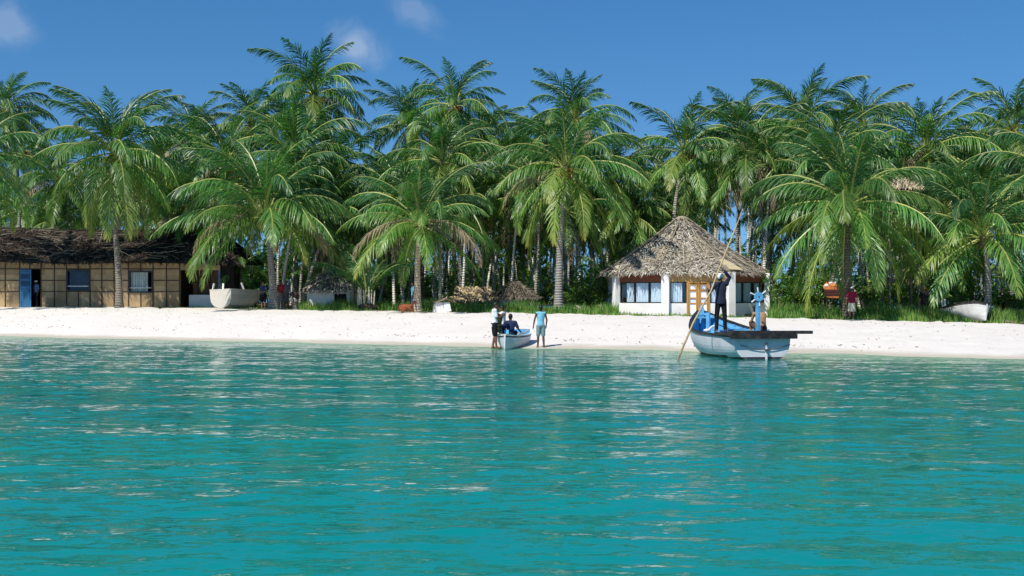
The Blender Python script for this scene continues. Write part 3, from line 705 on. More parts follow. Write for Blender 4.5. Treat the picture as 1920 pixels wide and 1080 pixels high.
grass2([(560, 1160, 0, 5, 15000, .22, .60), (560, 1160, 5, 22, 5000, .3, .7), (1440, 1960, 0, 5, 15000, .25, .75), (1440, 1960, 5, 20, 5000, .3, .8),
        (1150, 1450, -.3, 1.2, 1800, .08, .26), (420, 560, .3, 3, 500, .05, .2), (-30, 430, 3.6, 5.2, 1500, .04, .14)], 3)

# ------------------------------------------------------------------ thatch
def thatch_face(mb, A, B, C, D_, dens, ln=.6, wd=.07, seed=0, tone=(1, 1, 1), lift=.07, over=.35, thick=.12, frond_share=.08, spread=.45):
    """A-B eave (left, right), D_-C ridge above them; slab plus loose leaf strips"""
    rnd = random.Random(seed); A, B, C, D_ = map(Vector, (A, B, C, D_))
    nrm = (B - A).cross(D_ - A)
    if nrm.length < 1e-5: nrm = (B - A).cross(C - A)
    nrm.normalize()
    if nrm.z < 0: nrm = -nrm
    dn = -nrm * thick
    P = [A, B, C, D_]
    mb.add([tuple(p) for p in P] + [tuple(p + dn) for p in P], [(0, 1, 2, 3), (7, 6, 5, 4), (0, 4, 5, 1), (1, 5, 6, 2), (2, 6, 7, 3), (3, 7, 4, 0)], (.2 * tone[0], .2 * tone[1], .2 * tone[2]))
    area = ((B - A).cross(D_ - A)).length * .5 + ((C - B).cross(D_ - B)).length * .5
    for _ in range(int(area * dens)):
        u = rnd.random(); v = rnd.random()
        if v * (1 - (C - D_).length / max(.01, (B - A).length)) > rnd.random(): continue
        lo = A.lerp(B, u); hi = D_.lerp(C, u); p = lo.lerp(hi, v); dd = (lo - hi).normalized()
        ang = rnd.gauss(0, spread); side = nrm.cross(dd)
        d = dd * math.cos(ang) + side * math.sin(ang); l = ln * rnd.uniform(.5, 1.3); l2 = l
        s = nrm.cross(d).normalized() * wd * rnd.uniform(.4, 1) * .5
        up0 = nrm * rnd.uniform(0, .03); up1 = nrm * rnd.uniform(.02, lift)
        k = rnd.choice([.4, .62, .82, 1.05, 1.3, 1.65]); c = (k * tone[0], k * tone[1] * rnd.uniform(.95, 1.03), k * tone[2] * rnd.uniform(.88, 1.04))
        e = p + d * l2
        if v < .12: e = e + Vector((0, 0, -rnd.uniform(0, over) * .4))
        mb.add([tuple(p + up0 - s), tuple(p + up0 + s), tuple(p.lerp(e, .6) + up1 + s), tuple(p.lerp(e, .6) + up1 - s), tuple(e + up1 * .6)], [(0, 1, 2, 3), (3, 2, 4)], c)
    for _ in range(int((B - A).length * dens * .35)):      # ragged fringe
        p = A.lerp(B, rnd.random()) + Vector((0, 0, .02)); dd = (A - D_).normalized(); dd.z -= rnd.uniform(.2, 1.2); dd.normalize()
        s = (B - A).normalized() * wd * .4; k = rnd.choice([.5, .8, 1.1, 1.5]); e = p + dd * rnd.uniform(.12, over) + (B - A).normalized() * rnd.gauss(0, .07)
        mb.add([tuple(p - s), tuple(p + s), tuple(e)], [(0, 1, 2)], (k * tone[0], k * tone[1], k * tone[2]))

# ------------------------------------------------------------------ long house with bamboo mat walls
HX0, HX1, HY0, HY1 = -34.0, -20.25, 78.0, 83.0
hg = 1.13
hs_ = thing('long_house', 'long bamboo walled house with ragged dark thatched roof behind the tall nut palm', 'house', (-24, HY0, hg))
def wx(px, D=78.0): return gx(px, D) + 24          # local x inside the long house
WH = 3.05
def local_wall(mb, x0, x1, z0, z1, y=0, th=.1): mb.box(((x0 + x1) / 2, y + th / 2, (z0 + z1) / 2), (x1 - x0, th, z1 - z0))
mb = MB(); segs = [(-10, wx(37)), (wx(77), wx(125)), (wx(169), wx(241)), (wx(287), wx(338))]
for a, b in segs: local_wall(mb, a, b, 0, WH)
dz = 2.42; local_wall(mb, wx(37), wx(77), dz, WH)
for a, b, z0, z1 in ((wx(125), wx(169), 1.07, 2.37), (wx(241), wx(287), .97, 2.3)):
    local_wall(mb, a, b, 0, z0); local_wall(mb, a, b, z1, WH)
mb.box((-10.05, 2.5, WH / 2), (.1, 5, WH)); mb.box((wx(338) - .06, 2.6, WH / 2), (.1, 4.8, WH)); mb.box(((-10 + wx(338)) / 2, 5.05, WH / 2), (wx(338) + 10, .1, WH))
mb.build('wall', M_bwall, hs_)
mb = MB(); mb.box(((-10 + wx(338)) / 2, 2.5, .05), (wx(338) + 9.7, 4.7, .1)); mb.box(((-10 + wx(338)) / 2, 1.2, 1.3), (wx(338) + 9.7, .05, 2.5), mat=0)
# (near-black floor and sheet put the room's shade behind the openings)
mb.build('interior_shade', M_dark, hs_)
mb = MB()
for px in (10, 37, 56, 77, 102, 125, 147, 169, 191, 214, 241, 264, 287, 312, 337):
    z0, z1 = 0, WH
    rngs = [(0, WH)]
    if px == 56: rngs = [(dz, WH)]
    if px == 147: rngs = [(0, 1.07), (2.37, WH)]
    if px == 264: rngs = [(0, .97), (2.3, WH)]
    for a, b in rngs: mb.box((wx(px), -.02, (a + b) / 2), (.055, .035, b - a))
for z, gaps in ((2.42, []), (1.72, [(37, 77), (125, 169), (241, 287)]), (1.05, [(37, 77), (241, 287)])):
    xs_ = [-10] + [wx(v) for g in gaps for v in g] + [wx(337)]
    for a, b in zip(xs_[::2], xs_[1::2]): mb.box(((a + b) / 2, -.022, z), (b - a, .03, .05))
mb.build('battens', M_batten, hs_)
# blue door leaf and frame
mb = MB(); x0, x1 = wx(38), wx(59)
mb.box(((x0 + x1) / 2, -.02, 1.2), (x1 - x0, .05, 2.38))
for zz in (1.95, 1.55): mb.box(((x0 + x1) / 2, -.055, zz), (x1 - x0 - .16, .03, .28), (.45, .45, .5))
for xx in (x0 + .03, x1 - .03): mb.box((xx, -.06, 1.2), (.06, .03, 2.38), (1.3, 1.3, 1.3))
for zz in (.06, 1.3, 1.75, 2.2): mb.box(((x0 + x1) / 2, -.06, zz), (x1 - x0, .025, .07), (1.3, 1.3, 1.3))
dr = mb.build('door', M_doorblue, hs_)
mb = MB(); mb.ball((x1 - .1, -.1, 1.1), .04, 8, 6); mb.build('door_handle', M_black, dr)
for px0, px1, z0, z1, cm, lab in ((125, 169, 1.07, 2.37, M_frame, 'window with dark pane and pale rail'), (241, 287, .97, 2.3, M_gcurtain, 'window with pale curtain')):
    a, b = wx(px0), wx(px1); mb = MB()
    for xx in (a + .04, b - .04): mb.box((xx, .0, (z0 + z1) / 2), (.08, .16, z1 - z0))
    for zz in (z0 + .04, z1 - .04): mb.box(((a + b) / 2, .0, zz), (b - a - .16, .15, .08))
    wdw = mb.build('window', M_frame, hs_, label=lab)
    mb = MB(); mb.box(((a + b) / 2, -.03, z0 + .30), (b - a - .1, .04, .05)); mb.build('rail', M_cwhite if px0 == 125 else M_gcurtain, wdw)
    if px0 == 125:
        mb = MB(); mb.box(((a + b) / 2, .12, (z0 + z1) / 2), (b - a - .16, .01, z1 - z0 - .16)); mb.build('pane', std('blue_dark_pane', (.018, .035, .065), .15, .5, 1.5), wdw)
    else:
        mb = MB(); n = 40; aa, bb = a + .1, b - .35
        vs = []; 
        for i in range(n + 1):
            x = aa + (bb - aa) * i / n; y = .14 + .035 * math.sin(i * 1.25) + .015 * math.sin(i * 2.9)
            vs += [(x, y, z0 + .08), (x, y, z1 - .08)]
        mb.add(vs, [(2 * i, 2 * i + 2, 2 * i + 3, 2 * i + 1) for i in range(n)]); mb.build('curtain', M_gcurtain, wdw)
# porch at the right end
mb = MB(); xe = wx(412)
mb.box((wx(410), .2, WH / 2 + .0), (.14, .14, WH)); mb.build('porch_post', std('blue_grey_post', (.10, .16, .26), .7, .3, 3), hs_)
mb = MB(); mb.box(((wx(352) + xe) / 2 + .1, 1.3, WH / 2), (xe - wx(352) + .2, .08, WH)); 
for px in (362, 385): mb.box((wx(px), 1.24, WH / 2), (.05, .03, WH), (.3, .3, .3))
mb.box(((wx(352) + xe) / 2, 1.24, 1.6), (xe - wx(352), .03, .05), (.3, .3, .3))
mb.build('back_panel', std('brown_panel', (.16, .085, .045), .8, .35, 3), hs_)
mb = MB(); mb.box((wx(338) + .03, 2.4, WH / 2), (.06, 4.6, WH)); mb.build('porch_shade_sheet', M_dark, hs_)  # added black sheet over the end wall, paints the porch's shade
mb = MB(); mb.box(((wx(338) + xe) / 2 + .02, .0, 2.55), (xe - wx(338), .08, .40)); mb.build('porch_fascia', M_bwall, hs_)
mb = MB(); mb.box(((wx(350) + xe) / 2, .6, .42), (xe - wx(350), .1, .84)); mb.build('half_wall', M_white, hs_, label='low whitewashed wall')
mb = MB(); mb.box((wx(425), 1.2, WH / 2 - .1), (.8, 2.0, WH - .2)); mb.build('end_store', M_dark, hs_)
# roof: two slopes and a hipped right end
mb = MB(); ev = WH - .08; rz = 5.0; xr = wx(452)
f0, f1 = (-10.8, -.85, ev), (xr, -.75, ev - .1)
K = 9
for i in range(K):
    def top(t): return (-10.8 + (xr - 1.9 + 10.8) * t, 3.0, rz + .12 * math.sin(t * 9) - .35 * max(0, t - .75) * 4 * .3)
    def bot(t): return (-10.8 + (xr + 10.8) * t, -.85 + .08 * math.sin(t * 14), ev - .15 * t + .06 * math.sin(t * 11))
    thatch_face(mb, bot(i / K), bot((i + 1) / K), top((i + 1) / K), top(i / K), 75, .75, .06, 40 + i, (1, 1, 1) if i != 3 else (1.7, 1.7, 1.6), .12, .45, .16, spread=.8)
thatch_face(mb, bot(1), (xr - .2, 6.6, ev - .1), (xr - 2.0, 3.2, rz - .12), top(1), 50, .7, .08, 60, (1, 1, 1), .12, .45, .16)
thatch_face(mb, (xr, 6.8, ev), (-10.8, 6.8, ev), top(0), top(1), 8, .7, .09, 61, (1, 1, 1), .1, .3, .16)
mb.cur = 1; rr = random.Random(4)                        # pale sticks and dry midribs lying on the thatch
for _ in range(210):
    t = rr.random(); v = rr.random(); a = Vector(bot(t)).lerp(Vector(top(t)), v) + Vector((0, -.09, .10)); ang = rr.gauss(0, .7)
    d = Vector((math.cos(ang), -.35 * math.sin(ang), -.6 * abs(math.sin(ang)) * rr.choice([1, -.6]))).normalized() * rr.uniform(.3, 1.3)
    k = rr.uniform(.35, 1.0); mb.bar(a, a + d, .016, .014, (k, k, k * .93))
mb.build('roof', [M_dthatch, M_stick], hs_)

# ------------------------------------------------------------------ white eight sided hut
cx_, cy_ = 9.75, 71.1; g0 = gz(9.75, 67.0) - .02
hut = thing('round_hut', 'white eight sided hut with conical grey thatched roof and yellow wood door', 'hut', (cx_, cy_, g0))
Rw = 4.44; S = 2 * Rw * math.sin(R(22.5)); zb, zw0, zw1, zt_ = 0, .70, 1.83, 2.26
wall, band, pil = MB(), [], MB()
rt = thing  # alias unused
def face_frame(k):
    a = R(-90 + 45 * k); nx_, ny_ = math.cos(a), math.sin(a); ap = Rw * math.cos(R(22.5))
    tx, ty = -ny_, nx_       # along the face to the right seen from outside
    return lambda u, dpt, z: Vector((nx_ * (ap + dpt) + tx * u, ny_ * (ap + dpt) + ty * u, z)), Matrix.Rotation(a + math.pi / 2, 3, 'Z')
def fbox(mb, P, rot, u0, u1, d, th, z0, z1, col=None): mb.box(P((u0 + u1) / 2, d, (z0 + z1) / 2), (u1 - u0, th, z1 - z0), col, rot)
h = S / 2
for k in range(8):
    P, rot = face_frame(k)
    if k == 0: fbox(wall, P, rot, -h + .1, -.60, -.1, .18, zb, zw0); fbox(wall, P, rot, .60, h - .1, -.1, .18, zb, zw0)
    elif k in (1, 7): fbox(wall, P, rot, -h + .1, h - .1, -.1, .18, zb, zw0)
    else: fbox(wall, P, rot, -h + .1, h - .1, -.1, .18, zb, zt_)
    a = R(-90 + 45 * k - 22.5); wall.box((Rw * math.cos(a), Rw * math.sin(a), zt_ / 2 + .03), (.40, .30, zt_ + .06), None, Matrix.Rotation(a + math.pi / 2, 3, 'Z'))
wall.build('wall', M_white, hut)
mb = MB(); mb.box((0, 0, .06), (6.4, 6.4, .1)); mb.box((0, .8, 1.2), (6.0, .1, 2.3)); mb.build('dark_interior', M_dark, hut)  # near-black floor and panel stand in for the unlit room
for k in (7, 0, 1):
    P, rot = face_frame(k)
    mb = MB(); fbox(mb, P, rot, -h + .22, h - .22, -.06, .10, zw1, zt_ + .1)
    mb.build('lintel_band', M_tanwood if k == 0 else M_redwood, hut, label='tan wood band' if k == 0 else 'red brown wood band')
    wins = [(-h + .22, h - .22, 3)] if k else [(-h + .22, -.60, 1), (.60, h - .22, 1)]
    for (a, b, npn) in wins:
        mb = MB(); d = -.10
        for uu in (a + .03, b - .03): fbox(mb, P, rot, uu - .035, uu + .035, d, .10, zw0, zw1)
        for zz in (zw0 + .03, zw1 - .03): fbox(mb, P, rot, a + .065, b - .065, d, .09, zz - .03, zz + .03)
        for i in range(1, npn): uu = a + (b - a) * i / npn + (.02 if k == 7 else 0); fbox(mb, P, rot, uu - .035, uu + .035, d, .08, zw0 + .06, zw1 - .06)
        fr = mb.build('window', M_frame, hut)
        gaps = {7: [(.14, .33), (.36, .655), (.70, .985)], 1: [(.06, .30), (.36, .60), (.66, .86)]}.get(k, [(.06, .74)] if a < 0 else [(.08, .97)])
        mb = MB()
        for (g_0, g_1) in gaps:
            n = 14; vs = []
            for i in range(n + 1):
                u = a + (b - a) * (g_0 + (g_1 - g_0) * i / n); dd = -.150 + .018 * math.sin(i * 1.9) + .01 * math.sin(i * 4.1)
                vs += [tuple(P(u, dd, zw0 + .06)), tuple(P(u, dd, zw1 - .05))]
            mb.add(vs, [(2 * i, 2 * i + 2, 2 * i + 3, 2 * i + 1) for i in range(n)])
        mb.build('curtain', M_gcurtain if k == 1 else M_curtain, fr)
        mb = MB(); fbox(mb, P, rot, a + .06, b - .06, -.10, .006, zw0 + .06, zw1 - .06); mb.build('pane', M_glass, fr)
P, rot = face_frame(0)
mb = MB()
for uu in (-.56, 0, .56): fbox(mb, P, rot, uu - .045, uu + .045, -.03, .12, 0, zw1)
fbox(mb, P, rot, -.515, -.045, -.03, .11, zw1 - .08, zw1 - .001); fbox(mb, P, rot, .045, .515, -.03, .11, zw1 - .08, zw1 - .001)
fr = mb.build('door_frame', M_door, hut)
for sg in (-1, 1):
    mb = MB(); u0, u1 = (-.50, -.06) if sg < 0 else (.06, .50)
    for uu in (u0 + .03, u1 - .03): fbox(mb, P, rot, uu - .03, uu + .03, -.02, .06, .02, zw1 - .09)
    for zz in (1.68, 1.40, 1.36, .98, .70): fbox(mb, P, rot, u0 + .06, u1 - .06, -.02, .05, zz - .03, zz + .03)
    dl = mb.build('door', M_door, fr)
    mb = MB()
    for z0, z1, c in ((1.43, 1.65, (1, 1, 1)), (1.01, 1.33, (1.05, 1.05, 1.05)), (.73, .95, (.8, .9, 1.0))): fbox(mb, P, rot, u0 + .06, u1 - .06, -.05, .02, z0, z1, c)
    fbox(mb, P, rot, u0 + .06, u1 - .06, -.04, .02, .04, .67, (1.25, 1.2, 1.1)); mb.build('door_panel', M_curtain, hut)
# roof
mb = MB(); Re = 4.88; ez = 2.30; az_ = 5.42; OX, OY = -.28, .30
def rp(a, t):          # t 0 eave, 1 apex, slightly sagging slope
    r = Re * (1 - t) + .18 * t; z = ez + (az_ - ez) * (t ** 1.04) - .10 * math.sin(math.pi * t)
    return (r * math.cos(a) + OX, r * math.sin(a) + OY, z)
for k in range(8):
    a0, a1 = R(-90 + 45 * k - 22.5), R(-90 + 45 * k + 22.5); vis = k in (7, 0, 1, 6, 2)
    for (t0, t1) in ((0, .33), (.33, .66), (.66, 1)):
        thatch_face(mb, rp(a0, t0), rp(a1, t0), rp(a1, t1), rp(a0, t1), 120 if vis else 12, .5, .075, 200 + k * 3 + int(t0 * 10), (1, 1, 1), .075, .24 if t0 == 0 else .2, .14, spread=.7)
roof = mb.build('roof', M_thatch, hut)
mb = MB(); rr = random.Random(9)
for k in range(8):
    a0 = R(-90 + 45 * k - 22.5); ps = [Vector(rp(a0, t)) + Vector((0, 0, .1)) for t in (.0, .3, .6, .97)]
    mb.tube(ps, [.03, .035, .035, .05], 6, (.75, .7, .62))
mb.ball((OX, OY, az_ - .06), .30, 10, 7, (.95, .9, .8), (1.25, 1, .62))
for (a, t0, t1) in ((-60, .12, .62), (-50, .05, .5), (-78, .1, .55), (-110, .05, .35), (-38, .08, .5)):
    p0, p1 = Vector(rp(R(a), t0)), Vector(rp(R(a - 6), t1)); off = Vector((math.cos(R(a)), math.sin(R(a)), 1.2)).normalized() * .12
    mb.tube([p0 * .985 + off, (p0 + p1) / 2 * .985 + off, p1 * .985 + off], .018, 5, (1.3, 1.2, 1.0))
mb.build('ridge_thatch', M_thatch, roof)
def roof_frond(deg, t, sc, seed):   # an old frond skeleton lying on the roof
    mb = MB(); rnd = random.Random(seed); a = R(deg); base = Vector(rp(a, t)) ; hi = Vector(rp(a, t + .38)); up = (hi - base).normalized(); sd = Vector((-math.sin(a), math.cos(a), 0)); nr = sd.cross(up); nr = nr if nr.z > 0 else -nr
    o = base + nr * .06 - Vector((0, 0, 0)); L0 = (hi - base).length
    mb.bar(o, o + up * L0, .03, .02, (1.5, 1.4, 1.15))
    for i in range(11):
        q = o + up * (L0 * (i + 1) / 12)
        for sg in (-1, 1): mb.bar(q, q + (sd * sg * .75 - up * .5).normalized() * .55 * rnd.uniform(.7, 1) + nr * .03, .022, .015, (1.5, 1.4, 1.15))
    mb.build('old_frond', M_thatch, roof)
roof_frond(-96, .12, 1, 1); roof_frond(-118, .2, 1, 2); roof_frond(-75, .30, 1, 3)
mb = MB()                                                # pale woven mat patch on the right front slope
a = R(-61); P0 = [rp(R(-66), .05), rp(R(-54), .04), rp(R(-57), .20), rp(R(-63), .27), rp(R(-68), .22)]
off = Vector((math.cos(a), math.sin(a), 1.3)).normalized() * .13
P1 = [Vector(p) * .985 + off for p in P0]; mb.add([tuple(p) for p in P1] + [tuple(p - off * .3) for p in P1], [(0, 1, 2, 3, 4), (9, 8, 7, 6, 5)] + [(i, (i + 1) % 5, (i + 1) % 5 + 5, i + 5) for i in range(5)])
mb.build('mat_patch', M_mat, roof, label='pale woven mat patch')

# ------------------------------------------------------------------ small huts in the grove
def gable_hut(name, label, px0, px1, pyb, pye, pyr, D, depth, mwall, mroof, tone, rot=0, ridge=.25, walls=True, cat='hut', seed=0, rshift=0):
    x0, x1 = gx(px0, D), gx(px1, D); xc = (x0 + x1) / 2; g = gz(xc, D); W = x1 - x0
    ze = at(0, pye, D).z - g; zr = at(0, pyr, D + depth / 2).z - g
    t = thing(name, label, cat, (xc, D, g), rot)
    if walls:
        mb = MB(); ins = .35
        mb.box((0, depth / 2, ze / 2), (W - 2 * ins, depth - .3, ze)); mb.build('wall', mwall, t)
        mb = MB(); mb.box((W * .22, .14, ze * .42), (W * .22, .04, ze * .84)); mb.build('doorway', M_dark, t)  # near-black panel paints the opening's shade on the solid wall
    mb = MB(); ra, rb = -W * ridge + rshift, W * ridge + rshift
    A, B = (-W / 2, -.2, ze), (W / 2, -.2, ze); A2, B2 = (-W / 2, depth + .2, ze), (W / 2, depth + .2, ze); C, D2 = (rb, depth / 2, zr), (ra, depth / 2, zr)
    thatch_face(mb, A, B, C, D2, 130, .4, .05, seed, tone, .06, .3, .1, spread=.5)
    thatch_face(mb, B, B2, C, C, 60, .4, .05, seed + 1, tone, .06, .3, .1); thatch_face(mb, A2, A, D2, D2, 60, .4, .05, seed + 2, tone, .06, .3, .1)
    thatch_face(mb, B2, A2, D2, C, 8, .4, .05, seed + 3, tone, .06, .2, .1)
    mb.build('roof', mroof, t)
    return t
gable_hut('small_hut', 'small hut with grey pointed thatched roof and pale wall right of the big low palm', 562, 667, 572, 545, 498, 73.0, 3.0, M_white, M_thatch, (1.15, 1.13, 1.08), R(-4), .03, seed=300)
gable_hut('thatched_shed', 'low shed with a flat straw coloured thatched roof among the trunks', 850, 923, 572, 561, 537, 73.5, 2.2, M_bwall, M_thatch, (1.3, 1.12, .85), 0, .46, seed=310, cat='shed')
gable_hut('dark_hut', 'low dark pointed thatched hut with pale wall behind the standing men', 926, 1014, 572, 558, 524, 74.5, 3.0, M_white, M_thatch, (.48, .46, .44), R(5), .05, seed=320)
# tan thatched lookout roof high among the fronds on the right
D = 69.0; cx = gx(1692, D); gg = gz(cx, D); t = thing('lookout_shelter', 'tan thatched lookout roof showing between fronds high up on the right', 'shelter', (cx, D, gg))
mb = MB(); zr, ze = at(0, 326, D).z - gg, at(0, 354, D).z - gg
thatch_face(mb, (-1.15, -.9, ze), (.85, -.9, ze + .05), (.75, 0, zr - .1), (-.35, 0, zr), 220, .35, .05, 340, (1.15, 1.05, .85), .04, .2, .08, spread=.2)
thatch_face(mb, (.85, .9, ze), (-1.15, .9, ze), (-.35, 0, zr), (.75, 0, zr - .1), 20, .35, .05, 341, (1.4, 1.3, 1.1), .04, .2, .08)
mb.build('roof', M_thatch, t)
mb = MB()
for xx, yy in ((-.9, -.7), (.7, -.7), (-.9, .7), (.7, .7)): mb.bar((xx, yy, -.1), (xx * .9, yy * .9, ze + .1), .09)
mb.box((-.1, 0, ze - 1.3), (1.6, 1.3, .08)); mb.build('frame', M_wood, t)
# raised maroon coop with orange roof
D = 71.0; cx = gx(1566, D); gg = gz(cx, D); t = thing('raised_coop', 'raised maroon slatted coop with orange top left of the maroon shirted person', 'coop', (cx, D, gg))
z0, z1 = at(0, 560, D).z - gg, at(0, 543, D).z - gg; zt2 = at(0, 531, D).z - gg
mb = MB(); mb.box((0, .4, (z0 + z1) / 2), (1.05, .8, z1 - z0), (.5, .5, .5))
for i in range(6): mb.box((0, -.02, z0 + .04 + (z1 - z0 - .08) * i / 5), (1.08, .04, .05))
mb.build('slatted_box', M_slat, t)
for xx in (-.48, .48):
    for yy in (.05, .75): mb = MB(); mb.bar((xx, yy, -.1), (xx, yy, z0), .07); mb.build('stilt', M_wood, t)
mb = MB(); mb.tube([(-.55, .4, z1 + .02), (-.3, .4, z1 + .10), (.1, .38, z1 + .09), (.3, .4, z1 + .02)], [.18, .36, .34, .12], 9, (1, 1, 1)); mb.box((.05, .4, z1 + .02), (1.2, .9, .05), (.8, .8, .8)); mb.box((-.15, -.03, z0 + .08), (.7, .05, .09), (1.2, 1.2, 1)); mb.build('orange_cover', M_orange, t)
mb = MB(); mb.ball((-.42, .2, z1 + .22), .11, 8, 6, sc=(1.3, 1, .8)); mb.ball((-.2, .2, z1 + .36), .10, 8, 6, sc=(1.2, 1, .8)); mb.ball((.05, .2, z1 + .38), .07, 8, 6); mb.build('white_bundle', M_cwhite, t)
# hanging pole
mb = MB(); D = 70; a = at(1661, 495, D); b = at(1661, 540, D); mb.tube([tuple(at(1659, 470, D)), tuple(a), tuple(b)], .05, 6, (1.1, 1.1, 1)); tag(mb.build('hanging_stick', M_stick), 'pale bare stick hanging down under the fronds of the huge leafy palm', 'stick')
# stick fence
D = 70.5; t = thing('stick_fence', 'pale upright stick fence beside the small grey hut', 'fence', (gx(684, D), D, gz(gx(684, D), D))); rr = random.Random(2)
for i in range(9):
    mb = MB(); x = gx(671 + i * 3.6, D) - gx(684, D); hh = rr.uniform(1.0, 1.35); lx = rr.gauss(0, .06); mb.tube([(x, rr.uniform(-.05, .05), -.1), (x + lx, 0, hh * .6), (x + lx * 1.5, .02, hh)], [.045, .04, .03], 6); mb.build('stick', M_stick, t)
mb = MB(); mb.bar((gx(668, D) - gx(684, D), .06, .5), (gx(703, D) - gx(684, D), .06, .55), .04); mb.build('crosspiece', M_wood, t)
mb = MB(); mb.ball((.15, -.1, .18), .42, 10, 6, sc=(1.4, .8, .55)); tag(mb.build('rubbish_heap', M_dthatch), 'dark heap of dead fronds at the foot of the stick fence', 'heap'); bpy.data.objects['rubbish_heap'].location = t.location
# whitewashed trunk-shaped tank with little brown roof
D = 67.8; cx = gx(829, D); gg = gz(cx, D); t = thing('covered_box', 'small whitewashed box with a crooked brown board roof in the grass', 'box', (cx, D, gg - .02), R(14))
mb = MB(); b_, t_ = .44, .36
zt3 = .55
vs = [(-b_ - .06, -.3, 0), (b_ + .02, -.3, 0), (b_ + .02, .45, 0), (-b_, .45, 0), (-t_, -.22, zt3), (t_, -.22, zt3), (t_, .4, zt3), (-t_, .4, zt3)]
mb.add(vs, [(3, 2, 1, 0), (4, 5, 6, 7), (0, 1, 5, 4), (1, 2, 6, 5), (2, 3, 7, 6), (3, 0, 4, 7)]); mb.bar((0.02, -.27, .02), (0, -.235, zt3), .03, .02, (.5, .3, .25)); mb.build('body', M_white, t)
mb = MB(); mb.box((-.12, .08, zt3 + .10), (.66, .85, .05), (1.1, 1, .9), Matrix.Rotation(R(-20), 3, 'Y')); mb.box((.42, .08, zt3 + .09), (.60, .85, .05), (.9, .8, .7), Matrix.Rotation(R(18), 3, 'Y')); mb.build('roof_board', M_wood, t)
# driftwood
def stickpile(name, label, px, py, D, n, w_, h_, seed, mat=M_stick, cat='driftwood'):
    rnd = random.Random(seed); x = gx(px, D); mb = MB()
    for i in range(n):
        a = Vector((rnd.uniform(-w_, w_), rnd.uniform(-.4, .4), rnd.uniform(0, .1))); b = a + Vector((rnd.uniform(-.7, .7), rnd.uniform(-.3, .3), rnd.uniform(0.05, h_))); c = b + Vector((rnd.uniform(.1, .5), 0, rnd.uniform(-.3, 0)))
        mb.tube([tuple(a), tuple(b), tuple(c)], [.04, .03, .012], 5)
    o = mb.build(name, mat); o.location = (x, D, gz(x, D)); tag(o, label, cat)
stickpile('driftwood', 'bleached tangle of dead branches in the grass left of the white round hut', 1118, 0, 68.5, 12, .9, .45, 1)
stickpile('driftwood', 'brown dead branches on the sand at the right edge of the photo', 1900, 0, 62.8, 5, .7, .12, 2, M_wood)
rr = random.Random(33)
for i, (px, dd) in enumerate(((1553, -.6), (1570, -1.0), (1632, -.8), (1655, -.3), (1748, -.9), (1770, -.9), (762, -.8), (838, -.7), (845, -1.0), (868, -.5), (120, 3), (300, 2.0))):
    y = 66.0
    for _ in range(4): x = gx(px, y); y = vegl(x) + dd
    mb = MB(); mb.ball((0, 0, .03), .09, 7, 5, (rr.uniform(.6, 1.1),) * 3, (rr.uniform(.9, 1.8), .8, .6)); o = mb.build('coconut_husk', M_batten); o.location = (x, y, gz(x, y)); o.rotation_euler = (0, 0, rr.uniform(0, 3)); tag(o, 'dark old coconut husk lying on the upper beach', 'husk', 'husks on the upper beach')

# scattered leaf bits and seaweed scraps on the sand
rr = random.Random(81); mb = MB()
for _ in range(620):
    px = rr.uniform(-40, 1960); f = rr.random() ** 1.8; y = 60.0
    x = gx(px, y)
    for _k in range(3):
        y = vegl(max(-45, min(40, x))) * (1 - f) + (shore(x) + 1.0) * f; x = gx(px, y)
    if rr.random() < .35: y = shore(x) + 2.6 + rr.gauss(0, .35)
    z = gz(x, y) + .015; a = rr.uniform(0, 3.14); l = rr.uniform(.02, .10); w_ = rr.uniform(.012, .035); c = rr.choice([(.3, .25, .18), (.6, .5, .38), (.2, .2, .12), (.9, .8, .6)])
    mb.box((x, y, z), (l, w_, .02), c, Matrix.Rotation(a, 3, 'Z'))
tag(mb.build('beach_scraps', M_stick), 'small dark leaf bits and seaweed scraps strewn over the white sand', 'beach litter', kind='stuff')
